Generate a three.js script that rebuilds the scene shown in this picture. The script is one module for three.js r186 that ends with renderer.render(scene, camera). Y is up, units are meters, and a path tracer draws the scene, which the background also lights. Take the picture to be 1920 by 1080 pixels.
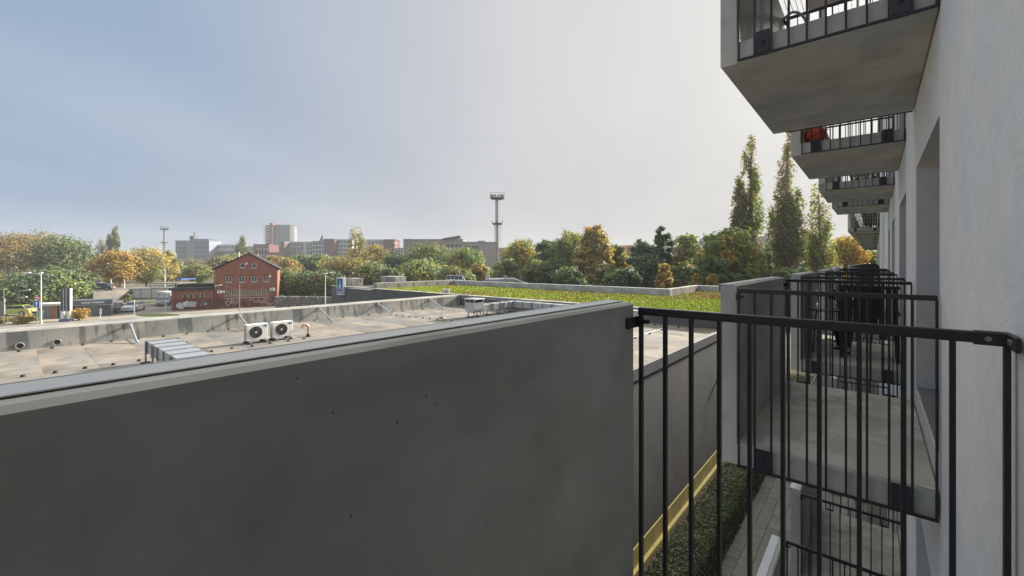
import * as THREE from 'three';
import { mergeGeometries } from 'three/addons/utils/BufferGeometryUtils.js';
import { RoundedBoxGeometry } from 'three/addons/geometries/RoundedBoxGeometry.js';

// ---------------------------------------------------------------- camera, sky, sun, exposure
const EYE = 7.5, FOCAL = 801, TURN = 0.7043, C = Math.cos(TURN), S = Math.sin(TURN);
const scene = new THREE.Scene();
const camera = new THREE.PerspectiveCamera(2 * Math.atan(540 / FOCAL) * 180 / Math.PI, 16 / 9, 0.05, 4000);
camera.position.set(0, EYE, 0);
camera.rotation.y = TURN;
camera.setViewOffset(1920, 1080, 0, 48.4, 1920, 1080);       // shifted lens: verticals stay vertical

const renderer = new THREE.WebGLRenderer({ antialias: true });
renderer.setSize(1024, 576);
renderer.toneMapping = THREE.LinearToneMapping;
renderer.toneMappingExposure = 2.6;
renderer.shadowMap.enabled = true;
renderer.shadowMap.type = THREE.PCFSoftShadowMap;

const SUN = new THREE.Vector3(0.13, 0.445, -1).normalize();
const sun = new THREE.DirectionalLight(new THREE.Color(1, 0.92, 0.8), 4.8);
sun.position.copy(SUN).multiplyScalar(150); sun.target.position.set(-20, 0, -30);
sun.position.add(sun.target.position);
sun.castShadow = true; sun.shadow.radius = 14; sun.shadow.mapSize.set(4096, 4096);
Object.assign(sun.shadow.camera, { left: -120, right: 120, top: 90, bottom: -90, near: 1, far: 420 });
scene.add(sun, sun.target);

// ---------------------------------------------------------------- seeded noise
function rand(seed) { let a = seed >>> 0; return () => { a = (a + 0x6D2B79F5) >>> 0; let t = a; t = Math.imul(t ^ (t >>> 15), t | 1); t ^= t + Math.imul(t ^ (t >>> 7), t | 61); return ((t ^ (t >>> 14)) >>> 0) / 4294967296; }; }
function hash(x, y, s) { let h = Math.imul(x, 374761393) ^ Math.imul(y, 668265263) ^ Math.imul(s, 1274126177); h = Math.imul(h ^ (h >>> 13), 1274126177); return ((h ^ (h >>> 16)) >>> 0) / 4294967296; }
function vnoise(x, y, per, s) {
  const xi = Math.floor(x), yi = Math.floor(y), fx = x - xi, fy = y - yi, u = fx * fx * (3 - 2 * fx), v = fy * fy * (3 - 2 * fy);
  const w = (a) => ((a % per) + per) % per, x0 = w(xi), x1 = w(xi + 1), y0 = w(yi), y1 = w(yi + 1);
  const a = hash(x0, y0, s), b = hash(x1, y0, s), c = hash(x0, y1, s), d = hash(x1, y1, s);
  return a + (b - a) * u + (c - a) * v + (a - b - c + d) * u * v;
}
function fbm(u, v, base, oct, s) { let t = 0, a = 0.5, n = 0, f = base; for (let i = 0; i < oct; i++) { t += a * vnoise(u * f, v * f, f, s + i * 17); n += a; a *= 0.5; f *= 2; } return t / n; }
const clamp = (x, a = 0, b = 1) => Math.min(b, Math.max(a, x));
const smooth = (a, b, x) => { const t = clamp((x - a) / (b - a)); return t * t * (3 - 2 * t); };

// thin haze, bluest side-on to the sun; overhead and behind brightened to lift shade
{
  const W = 1024, H = 512, data = new Float32Array(W * H * 4), D = 180 / Math.PI;
  // colour by angle from the sun, high in the sky and at the horizon
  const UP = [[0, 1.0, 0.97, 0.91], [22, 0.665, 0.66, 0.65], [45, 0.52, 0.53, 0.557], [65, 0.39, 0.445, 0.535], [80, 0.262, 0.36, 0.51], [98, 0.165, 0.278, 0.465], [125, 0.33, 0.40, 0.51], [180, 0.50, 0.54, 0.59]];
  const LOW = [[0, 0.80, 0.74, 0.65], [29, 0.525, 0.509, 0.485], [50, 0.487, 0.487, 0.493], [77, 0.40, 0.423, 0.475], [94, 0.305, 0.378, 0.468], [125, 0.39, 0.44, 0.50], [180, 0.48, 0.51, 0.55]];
  const ramp = (t, g) => { let i = 1; while (i < t.length - 1 && t[i][0] < g) i++; const a = t[i - 1], b = t[i], f = clamp((g - a[0]) / (b[0] - a[0])); return [1, 2, 3].map(c => a[c] + (b[c] - a[c]) * f); };
  for (let j = 0; j < H; j++) {
    const el = ((j + 0.5) / H - 0.5) * Math.PI, cy = Math.cos(el), y = Math.sin(el);
    for (let i = 0; i < W; i++) {
      const az = ((i + 0.5) / W - 0.5) * 2 * Math.PI, x = cy * Math.cos(az), z = cy * Math.sin(az), o = (j * W + i) * 4;
      if (y <= 0) { data[o] = 0.22; data[o + 1] = 0.215; data[o + 2] = 0.2; data[o + 3] = 1; continue; }
      const g = Math.acos(clamp(x * SUN.x + y * SUN.y + z * SUN.z, -1, 1)) * D, e = el * D;
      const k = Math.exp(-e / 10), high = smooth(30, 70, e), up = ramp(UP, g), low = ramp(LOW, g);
      // flat cloud layer coordinates, so streaks shrink towards the horizon
      const px = x / (y + 0.12), pz = z / (y + 0.12), wx = px * 0.05 + pz * 0.024, wz = pz * 0.016 - px * 0.02;
      const n = fbm(wx + 0.5, wz * 5 + 0.5, 8, 6, 5), n2 = fbm(px * 0.02 + 0.3, pz * 0.02 + 0.7, 6, 5, 9);
      const veilAndLift = smooth(0.4, 0.75, n * 0.55 + n2 * 0.45) * 0.22 * (1 - k * 0.6) + high * 0.8;  // cloud streaks plus brightening added overhead, above the view
      for (let c = 0; c < 3; c++) {
        let v = up[c] + (low[c] - up[c]) * k;
        v += veilAndLift * (0.6 + 0.35 * up[0] + high * 0.8 - v) * (c === 2 ? 0.8 : 1) + (n - 0.5) * 0.06;
        data[o + c] = Math.max(0.02, v) * 0.446;
      }
      data[o + 3] = 1;
    }
  }
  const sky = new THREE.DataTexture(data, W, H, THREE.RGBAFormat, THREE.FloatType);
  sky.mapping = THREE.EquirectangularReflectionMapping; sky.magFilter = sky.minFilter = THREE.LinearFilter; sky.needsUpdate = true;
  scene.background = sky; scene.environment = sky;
}
scene.fog = new THREE.FogExp2(new THREE.Color(0.80, 0.83, 0.88), 0.00045);

// ---------------------------------------------------------------- helpers
const taken = new Map();
function numbered(n) { const k = taken.get(n) || 0; taken.set(n, k + 1); return k ? `${n}_${String(k).padStart(3, '0')}` : n; }
function sh(o) { o.castShadow = o.receiveShadow = true; return o; }
function thing(name, label, category, pos = [0, 0, 0], turn = 0, group) {
  const o = new THREE.Group(); o.name = numbered(name); o.position.set(...pos); o.rotation.y = turn;
  o.userData = { label, category }; if (group) o.userData.group = group; scene.add(o); return o;
}
function part(name, geo, mat, parent, pos, rot) {
  const m = sh(new THREE.Mesh(Array.isArray(geo) ? mergeGeometries(geo.map(flat)) : geo, mat)); m.name = name;
  if (pos) m.position.set(...pos); if (rot) m.rotation.set(...rot); parent.add(m); return m;
}
function struct(name, geo, mat, pos) { const m = part(numbered(name), geo, mat, scene, pos); m.userData.kind = 'structure'; return m; }
function flat(g) { let h = g.index ? g.toNonIndexed() : g.clone(); for (const k of Object.keys(h.attributes)) if (!['position', 'normal', 'uv', 'color'].includes(k)) h.deleteAttribute(k); return h; }
// box from min to max with uv in metres
function bx(x0, y0, z0, x1, y1, z1) {
  const g = new THREE.BoxGeometry(x1 - x0, y1 - y0, z1 - z0); g.translate((x0 + x1) / 2, (y0 + y1) / 2, (z0 + z1) / 2); return uvm(g);
}
function uvm(g) {   // uv in metres by the dominant axis of the normal
  const p = g.attributes.position, n = g.attributes.normal, uv = new Float32Array(p.count * 2);
  for (let i = 0; i < p.count; i++) {
    const ax = Math.abs(n.getX(i)), ay = Math.abs(n.getY(i)), az = Math.abs(n.getZ(i));
    if (ay >= ax && ay >= az) { uv[2 * i] = p.getX(i); uv[2 * i + 1] = p.getZ(i); }
    else if (ax >= az) { uv[2 * i] = p.getZ(i); uv[2 * i + 1] = p.getY(i); }
    else { uv[2 * i] = p.getX(i); uv[2 * i + 1] = p.getY(i); }
  }
  g.setAttribute('uv', new THREE.BufferAttribute(uv, 2)); return g;
}
function rbx(x0, y0, z0, x1, y1, z1, r = 0.01, seg = 2) {
  const g = new RoundedBoxGeometry(x1 - x0, y1 - y0, z1 - z0, seg, r); g.translate((x0 + x1) / 2, (y0 + y1) / 2, (z0 + z1) / 2); return uvm(g);
}
function cyl(r0, r1, h, seg = 10, pos = [0, 0, 0], rot) { const g = new THREE.CylinderGeometry(r1, r0, h, seg); if (rot) { g.rotateX(rot[0]); g.rotateY(rot[1]); g.rotateZ(rot[2]); } g.translate(...pos); return g; }
function rod(a, b, r0, r1 = r0, seg = 6) {
  const va = new THREE.Vector3(...a), vb = new THREE.Vector3(...b), d = vb.clone().sub(va), g = new THREE.CylinderGeometry(r1, r0, d.length(), seg, 1);
  g.applyQuaternion(new THREE.Quaternion().setFromUnitVectors(new THREE.Vector3(0, 1, 0), d.normalize())); g.translate(...va.add(vb).multiplyScalar(0.5).toArray()); return g;
}
function tube(pts, r, seg = 24, rs = 8) { return new THREE.TubeGeometry(new THREE.CatmullRomCurve3(pts.map(p => new THREE.Vector3(...p))), seg, r, rs); }
// a point at a bearing (picture column) and a distance along the view axis, at height y
function at(px, d, y = 0) { const r = (px - 960) / FOCAL * d; return [r * C - d * S, y, -(r * S + d * C)]; }
const yAt = (py, d) => EYE - (py - 491.6) / FOCAL * d;
// X across (towards the facade), h below the eye, F along the facade
const w = (X, h, F) => [X, EYE + h, -F];

// ---------------------------------------------------------------- textures and materials
function tex(n, f, size, srgb = true) {
  const d = new Uint8Array(n * n * 4);
  for (let j = 0; j < n; j++) for (let i = 0; i < n; i++) { const c = f(i / n, j / n), o = (j * n + i) * 4; if (typeof c === 'number') d[o] = d[o + 1] = d[o + 2] = clamp(c) * 255; else { d[o] = clamp(c[0]) * 255; d[o + 1] = clamp(c[1]) * 255; d[o + 2] = clamp(c[2]) * 255; } d[o + 3] = 255; }
  const t = new THREE.DataTexture(d, n, n); t.wrapS = t.wrapT = THREE.RepeatWrapping; t.magFilter = THREE.LinearFilter; t.minFilter = THREE.LinearMipmapLinearFilter; t.generateMipmaps = true;
  if (srgb) t.colorSpace = THREE.SRGBColorSpace; t.repeat.set(1 / size, 1 / size); t.needsUpdate = true; return t;
}
const L = (r, g, b) => new THREE.Color().setRGB(r, g, b);
function mat(c, rough = 0.8, o = {}) { return new THREE.MeshStandardMaterial({ color: Array.isArray(c) ? L(...c) : c, roughness: rough, ...o }); }
const grainB = tex(512, (u, v) => fbm(u, v, 96, 3, 3), 1.0, false);
const smoothB = tex(512, (u, v) => 0.5 * fbm(u, v, 12, 5, 31) + 0.5 * fbm(u, v, 90, 2, 33), 2.0, false);
// tone maps: near-white variation multiplied by the material's colour
function toned1024(...a) { return toned(...a, 1024); }
function toned(seed, amp, base, oct, size, warm = 0.02, extra, res = 384) {
  return tex(res, (u, v) => { const n = fbm(u, v, base, oct, seed), m = fbm(u, v, 3, 4, seed + 50), t = 0.9 + (n - 0.5) * amp + (m - 0.5) * amp * 0.9, k = (m - 0.5) * warm * 4; let c = [t + k, t, t - k]; return extra ? extra(u, v, c) : c; }, size);
}
const pores = []; { const r = rand(79); for (let i = 0; i < 260; i++) pores.push([r(), r(), 0.0005 + 0.0004 * Math.pow(r(), 3), 0.6 + 0.9 * r()]); }
const poreGrid = new Map(); for (const p of pores) for (let a = -1; a <= 1; a++) for (let b = -1; b <= 1; b++) { const k = ((Math.floor(p[0] * 64) + a + 64) % 64) * 64 + ((Math.floor(p[1] * 64) + b + 64) % 64); if (!poreGrid.has(k)) poreGrid.set(k, []); poreGrid.get(k).push(p); }
const poreAt = (u, v) => { let m = 0; for (const p of poreGrid.get(Math.floor(u * 64) * 64 + Math.floor(v * 64)) || []) { const dx = (u - p[0]), dy = (v - p[1]) / p[3]; m = Math.max(m, 1 - smooth(p[2] * 0.6, p[2] * 1.3, Math.hypot(dx, dy))); } return m; };
const concreteMap = toned1024(11, 0.13, 14, 7, 2.6, 0.005, (u, v, c) => {
  const stain = smooth(0.56, 0.74, fbm(u, v, 5, 6, 91)) * 0.09, band = smooth(0.6, 0.8, fbm(u, v * 3, 4, 5, 97)) * 0.06, p = poreAt(u, v);
  return c.map((x, i) => (x - (stain + band) * (i === 2 ? 1.15 : 1)) * (1 - 0.62 * p));
});
const concreteB = tex(1024, (u, v) => 0.75 + 0.2 * (fbm(u, v, 20, 5, 41) - 0.5) - 0.7 * poreAt(u, v), 2.6, false);
const soffitMap = toned(21, 0.16, 10, 6, 2.2, 0.012, (u, v, c) => { const s = smooth(0.5, 0.75, fbm(u, v, 9, 6, 61)) * 0.07; return c.map(x => x - s); });
const floorMap = toned(23, 0.2, 7, 7, 2.1, 0.012, (u, v, c) => { const s = smooth(0.5, 0.78, fbm(u, v, 5, 6, 63)) * 0.22, d = smooth(0.6, 0.7, fbm(u, v, 9, 5, 67)) * 0.1; return c.map((x, i) => x - s * (0.9 + 0.1 * i) + d); });
const M = {
  plaster: mat([0.85, 0.85, 0.855], 0.95, { map: toned(5, 0.06, 40, 5, 3), bumpMap: grainB, bumpScale: 0.0018 }),
  concrete: mat([0.61, 0.595, 0.56], 0.75, { map: concreteMap, bumpMap: concreteB, bumpScale: 0.004 }),
  soffit: mat([0.61, 0.595, 0.555], 0.85, { map: soffitMap, bumpMap: smoothB, bumpScale: 0.002 }),
  balconyFloor: mat([0.60, 0.58, 0.54], 0.7, { map: floorMap, bumpMap: smoothB, bumpScale: 0.003 }),
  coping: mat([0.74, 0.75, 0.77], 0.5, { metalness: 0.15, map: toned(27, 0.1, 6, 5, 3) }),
  black: mat([0.014, 0.014, 0.017], 0.42),
  blackMatte: mat([0.02, 0.02, 0.022], 0.7),
  plate: mat([0.018, 0.02, 0.03], 0.5),
  bolt: mat([0.25, 0.25, 0.25], 0.4, { metalness: 0.8 }),
  glass: new THREE.MeshPhysicalMaterial({ color: L(0.03, 0.035, 0.04), roughness: 0.06, metalness: 0, clearcoat: 1 }),
  frame: mat([0.20, 0.20, 0.21], 0.5),
  white: mat([0.75, 0.75, 0.74], 0.5),
  anthracite: mat([0.17, 0.172, 0.18], 0.85, { map: toned(33, 0.16, 6, 5, 4), bumpMap: grainB, bumpScale: 0.003 }),
  anthraciteCap: mat([0.13, 0.13, 0.14], 0.6),
  yellow: mat([0.62, 0.52, 0.19], 0.85, { map: toned(35, 0.16, 10, 5, 2) }),
  parapet: mat([0.44, 0.425, 0.39], 0.9, { map: toned(37, 0.3, 5, 6, 4, 0.03, (u, v, c) => { const s = smooth(0.52, 0.7, fbm(u * 1, v * 0.25, 24, 3, 71)) * 0.22; return c.map(x => x - s); }) }),
  membraneGrey: mat([0.52, 0.54, 0.58], 0.85, { map: toned(39, 0.26, 6, 6, 3) }),
  galv: mat([0.62, 0.64, 0.66], 0.38, { metalness: 0.55, map: toned(43, 0.14, 30, 4, 1) }),
  galvDark: mat([0.30, 0.31, 0.32], 0.45, { metalness: 0.6 }),
  rubber: mat([0.02, 0.02, 0.02], 0.8),
  bark: mat([0.10, 0.08, 0.06], 0.95, { bumpMap: grainB, bumpScale: 0.02 }),
};
const roofTones = [0.97, 1.0, 1.05, 0.92].map((k, i) => mat([0.28 * k, 0.252 * k, 0.222 * k], 0.9, { map: toned(51 + i * 7, 0.28, 5, 6, 3.2, 0.03, (u, v, c) => { const s = smooth(0.52, 0.72, fbm(u, v, 4, 6, 101 + i)) * 0.16; return c.map(x => x - s); }), bumpMap: smoothB, bumpScale: 0.006 }));
const paverTones = [1, 1.08, 0.93, 1.02].map((k, i) => mat([0.34 * k, 0.335 * k, 0.32 * k], 0.9, { map: i < 2 ? soffitMap : floorMap, bumpMap: grainB, bumpScale: 0.003 }));

// ---------------------------------------------------------------- ground, roads, path
const groundMap = toned(81, 0.34, 10, 7, 14, 0.04);
struct('ground', uvm(new THREE.PlaneGeometry(1500, 1500, 1, 1).rotateX(-Math.PI / 2)), mat([0.16, 0.15, 0.10], 1, { map: groundMap }));
{
  const g = bx(-95, 0.004, -70, -36.5, 0.01, 60);   // hard-standing across the street
  struct('car_park', g, mat([0.34, 0.305, 0.265], 0.95, { map: toned(83, 0.3, 12, 7, 9, 0.04) }));
  struct('road', bx(-36.5, 0.004, -150, -29.8, 0.012, 80), mat([0.09, 0.088, 0.086], 0.9, { map: groundMap }));
  struct('pavement', [bx(-38.6, 0.0, -150, -36.5, 0.13, 80), bx(-29.8, 0, -150, -27.6, 0.13, -34)], mat([0.33, 0.31, 0.28], 0.95, { map: toned(85, 0.2, 30, 5, 3) }));
}
const path = struct('path', bx(-2.92, 0, -60, 0.27, 0.02, 12), mat([0.12, 0.118, 0.11], 0.95));
{
  const r = rand(5), geos = [uvm(rbx(-0.197, 0, -0.147, 0.197, 0.03, 0.147, 0.006, 1)), uvm(rbx(-0.147, 0, -0.147, 0.147, 0.03, 0.147, 0.006, 1))];
  let n = 0;
  for (let i = 0; i < 9; i++) for (let j = 0; j < 32; j++) {
    const m = part(n ? `paver_${String(n).padStart(3, '0')}` : 'paver', geos[0], paverTones[Math.floor(r() * 4)], path,
      [-2.76 + i * 0.302, 0.012 + r() * 0.004, -(4.4 + j * 0.402 + (i % 2) * 0.2)], [0, Math.PI / 2, 0]); n++; m.rotation.z = (r() - 0.5) * 0.008;
  }
}
struct('planting_bed', uvm(bx(-4.44, 0, -34, -2.92, 0.05, 12)), mat([0.13, 0.085, 0.055], 1, { map: toned(87, 0.7, 60, 4, 1.2, 0.05), bumpMap: grainB, bumpScale: 0.03 }));
struct('kerb', rbx(-2.97, 0, -60, -2.915, 0.1, 12, 0.01), paverTones[1]);

// ---------------------------------------------------------------- the apartment building with its balconies
const XW = 0.2755, XI = -0.7436, XO = -0.85, STOREY = 2.84, FLOOR = -1.284, SLABB = -1.432, RAIL = -0.184;
const bays = [[-0.46, 1.64], [3.34, 5.44], [6.74, 8.82], [10.42, 12.62], [13.78, 15.96]];
const farBays = []; for (let k = 0; k < 12; k++) farBays.push([25.2 + k * 3.45, 27.35 + k * 3.45]);
const building = thing('apartment_building', 'white plastered apartment block with rows of concrete balconies and black railings', 'building', [0, 0, 0]);
{
  const TOP = 14.9;
  const wall = (f0, f1, X, list) => {
    const s = new THREE.Shape([[f0, 0], [f1, 0], [f1, TOP], [f0, TOP]].map(p => new THREE.Vector2(...p)));
    for (const [a, b] of list) for (let l = -2; l <= 2; l++) {
      const y0 = EYE + FLOOR + l * STOREY + 0.16, y1 = EYE + FLOOR + l * STOREY + 2.11, c = a + 0.03, d = a + 1.81;
      s.holes.push(new THREE.Path([[c, y0], [c, y1], [d, y1], [d, y0]].map(p => new THREE.Vector2(...p))));
    }
    const g = new THREE.ExtrudeGeometry(s, { depth: 0.34, bevelEnabled: false });
    g.rotateY(Math.PI / 2); g.translate(X, 0, 0); return uvm(g);      // shape x -> -z, extrusion -> +x
  };
  part('wall', wall(-7, 20.4, XW, bays), M.plaster, building);
  part('wall', wall(20.4, 70, XW - 0.11, farBays), M.plaster, building);
  part('body', bx(XW + 0.5, 0, -70, 12, TOP, 7), M.plaster, building);
  part('roof_edge', bx(XW - 0.06, TOP, -20.4, 12, TOP + 0.12, 7), M.galvDark, building);
  part('roof_edge', bx(XW - 0.17, TOP, -70, 12, TOP + 0.12, -20.403), M.galvDark, building);
  const frameG = (() => { const w_ = 1.78, h = 1.95, t = 0.06, g = []; g.push(bx(0, 0, -w_, 0.07, t, 0), bx(0, h - t, -w_, 0.07, h, 0), bx(0, t, -t, 0.07, h - t, 0), bx(0, t, -w_, 0.07, h - t, -w_ + t), bx(0.005, t, -w_ / 2 - 0.04, 0.065, h - t, -w_ / 2 + 0.04)); return mergeGeometries(g.map(flat)); })();
  const paneG = bx(0.02, 0.06, -1.72, 0.04, 1.89, -0.06), sillG = bx(-0.26, -0.03, -1.78, 0.07, 0.0, 0);
  const door = (a, l, X, k) => {
    const f = part('balcony_door', frameG, M.frame, building, [X + 0.27, EYE + FLOOR + l * STOREY + 0.16, -(a + 0.03)]);
    part('pane', paneG, M.glass, f); if (k) part('threshold', sillG, M.galvDark, f, [0, 0.033, 0]);
  };
  for (const [a] of bays) for (let l = -2; l <= 2; l++) door(a, l, XW, 1);
  for (const [a] of farBays) for (let l = -2; l <= 2; l++) door(a, l, XW - 0.11, 0);

  // one balcony: slab at its own base, panel on the outer side, railings across both ends
  const slabG = (len) => { const g = rbx(XO, 0, -len, XW - 0.004, FLOOR - SLABB, 0, 0.008, 1); return g; };
  const panelG = (len) => {    // concrete wall with a chamfered inner top edge
    const h = -0.163 - SLABB, t = XI - XO, s = new THREE.Shape([[0.006, 0], [t, 0], [t, h - 0.008], [t - 0.012, h], [0, h], [0, 0.006]].map(p => new THREE.Vector2(...p)));
    const g = new THREE.ExtrudeGeometry(s, { depth: len, bevelEnabled: false }); g.translate(XO, 0, -len); return uvm(g);
  };
  const hP = -0.163 - SLABB;
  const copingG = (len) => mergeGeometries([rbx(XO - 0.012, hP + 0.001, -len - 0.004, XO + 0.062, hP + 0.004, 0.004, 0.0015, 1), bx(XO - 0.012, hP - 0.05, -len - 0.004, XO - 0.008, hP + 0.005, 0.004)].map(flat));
  const barX = []; for (let i = 0; i < 11; i++) barX.push(-0.727 + i * 0.0987);
  const railTop = RAIL - SLABB;
  const barG = bx(-0.006, 0.012, -0.011, 0.006, railTop - 0.026, 0.011), topG = rbx(-0.737, railTop - 0.03, -0.012, XW - 0.012, railTop, 0.012, 0.003, 1),
    botG = bx(-0.737, 0, -0.01, 0.268, 0.012, 0.01), plateG = rbx(0.008, 0.014, 0.004, 0.0907, 0.162, 0.012, 0.002, 1), boltG = cyl(0.013, 0.013, 0.016, 6, [0.049, 0.09, 0.016], [Math.PI / 2, 0, 0]);
  const armG = (q) => mergeGeometries([rbx(XI - 0.003, railTop - 0.08, q > 0 ? 0.02 : -0.1, XI + 0.007, railTop - 0.036, q > 0 ? 0.1 : -0.02, 0.002, 1), rbx(XI - 0.003, railTop - 0.08, -0.006, -0.718, railTop - 0.036, 0.006, 0.002, 1), bx(XI - 0.003, railTop - 0.08, q > 0 ? 0.006 : -0.02, XI + 0.006, railTop - 0.036, q > 0 ? 0.02 : -0.006)].map(flat)), armN = armG(-1), armF = armG(1);
  const armBoltG = mergeGeometries([cyl(0.011, 0.008, 0.024, 8, [-0.708, railTop - 0.056, 0], [0, 0, Math.PI / 2])]);
  const mergedRail = mergeGeometries([...barX.map(x => barG.clone().translate(x, 0, 0)), topG, botG, plateG.clone().translate(barX[1], 0, 0), plateG.clone().translate(barX[8], 0, 0)].map(flat));
  function railing(b, len, near, fine) {
    const z = near ? 0.03 : -len - 0.03, turn = near ? 0 : 0;
    const put = (n, g, m, x = 0) => part(n, g, m, b, [x, 0, z]);
    if (!fine) { put('railing', mergedRail, M.black); return; }
    put('top_rail', topG, M.black); put('bottom_rail', botG, M.black);
    for (const x of barX) put('bar', barG, M.black, x);
    for (const i of [1, 8]) { const p = put('mounting_plate', plateG, M.plate, barX[i]); if (!near) p.position.z += 0.0; part('bolt', boltG, M.plate, b, [barX[i], 0, z]); }
    put('bracket', near ? armN : armF, M.black); put('bolt', armBoltG, M.black);
  }
  // wall end of the rail: plate with a slotted lug
  const cache = new Map();
  function balcony(a, e, l, dx, fine, which = 3) {
    const len = +(e - a).toFixed(2), k = len;
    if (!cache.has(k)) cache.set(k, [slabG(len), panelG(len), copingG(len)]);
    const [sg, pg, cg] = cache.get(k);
    const b = part('balcony', sg, [M.soffit], building, [dx, EYE + SLABB + l * STOREY, -a]); b.material = M.soffit;
    part('floor', bx(XI + 0.002, FLOOR - SLABB + 0.001, -len + 0.02, XW - 0.01, FLOOR - SLABB + 0.006, -0.02), M.balconyFloor, b);
    part('parapet_wall', pg, M.concrete, b, [-0.004, -0.001, 0]);
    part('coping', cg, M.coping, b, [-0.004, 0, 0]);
    if (which & 1) railing(b, len, true, fine);
    if (which & 2) railing(b, len, false, fine);
    return b;
  }
  const own = balcony(...bays[0], 0, 0, true, 3);
  // wall fixing of the near rail
  part('wall_bracket', [rbx(0.2, railTop - 0.036, -0.026, 0.262, railTop + 0.002, -0.014, 0.003, 1), rbx(0.258, railTop - 0.036, -0.026, 0.268, railTop + 0.002, 0.09, 0.003, 1)], M.black, own, [0, 0, -2.13 + 0.012]);
  part('bolt', [cyl(0.007, 0.007, 0.012, 8, [0.226, railTop - 0.017, -0.012], [Math.PI / 2, 0, 0]), rbx(0.254, railTop - 0.024, 0.015, 0.26, railTop - 0.01, 0.05, 0.003, 1)], M.bolt, own, [0, 0, -2.13 + 0.018]);
  for (let l = -1; l <= 1; l++) for (let i = 1; i < bays.length; i++) balcony(...bays[i], l, 0, i < 3 || (i === 3 && l >= 0), 3);
  for (let i = 1; i < bays.length; i++) balcony(...bays[i], 2, 0, false, 3);
  for (let l = -1; l <= 2; l++) for (const f of farBays) balcony(...f, l, -0.11, false, 3);
}

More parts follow.
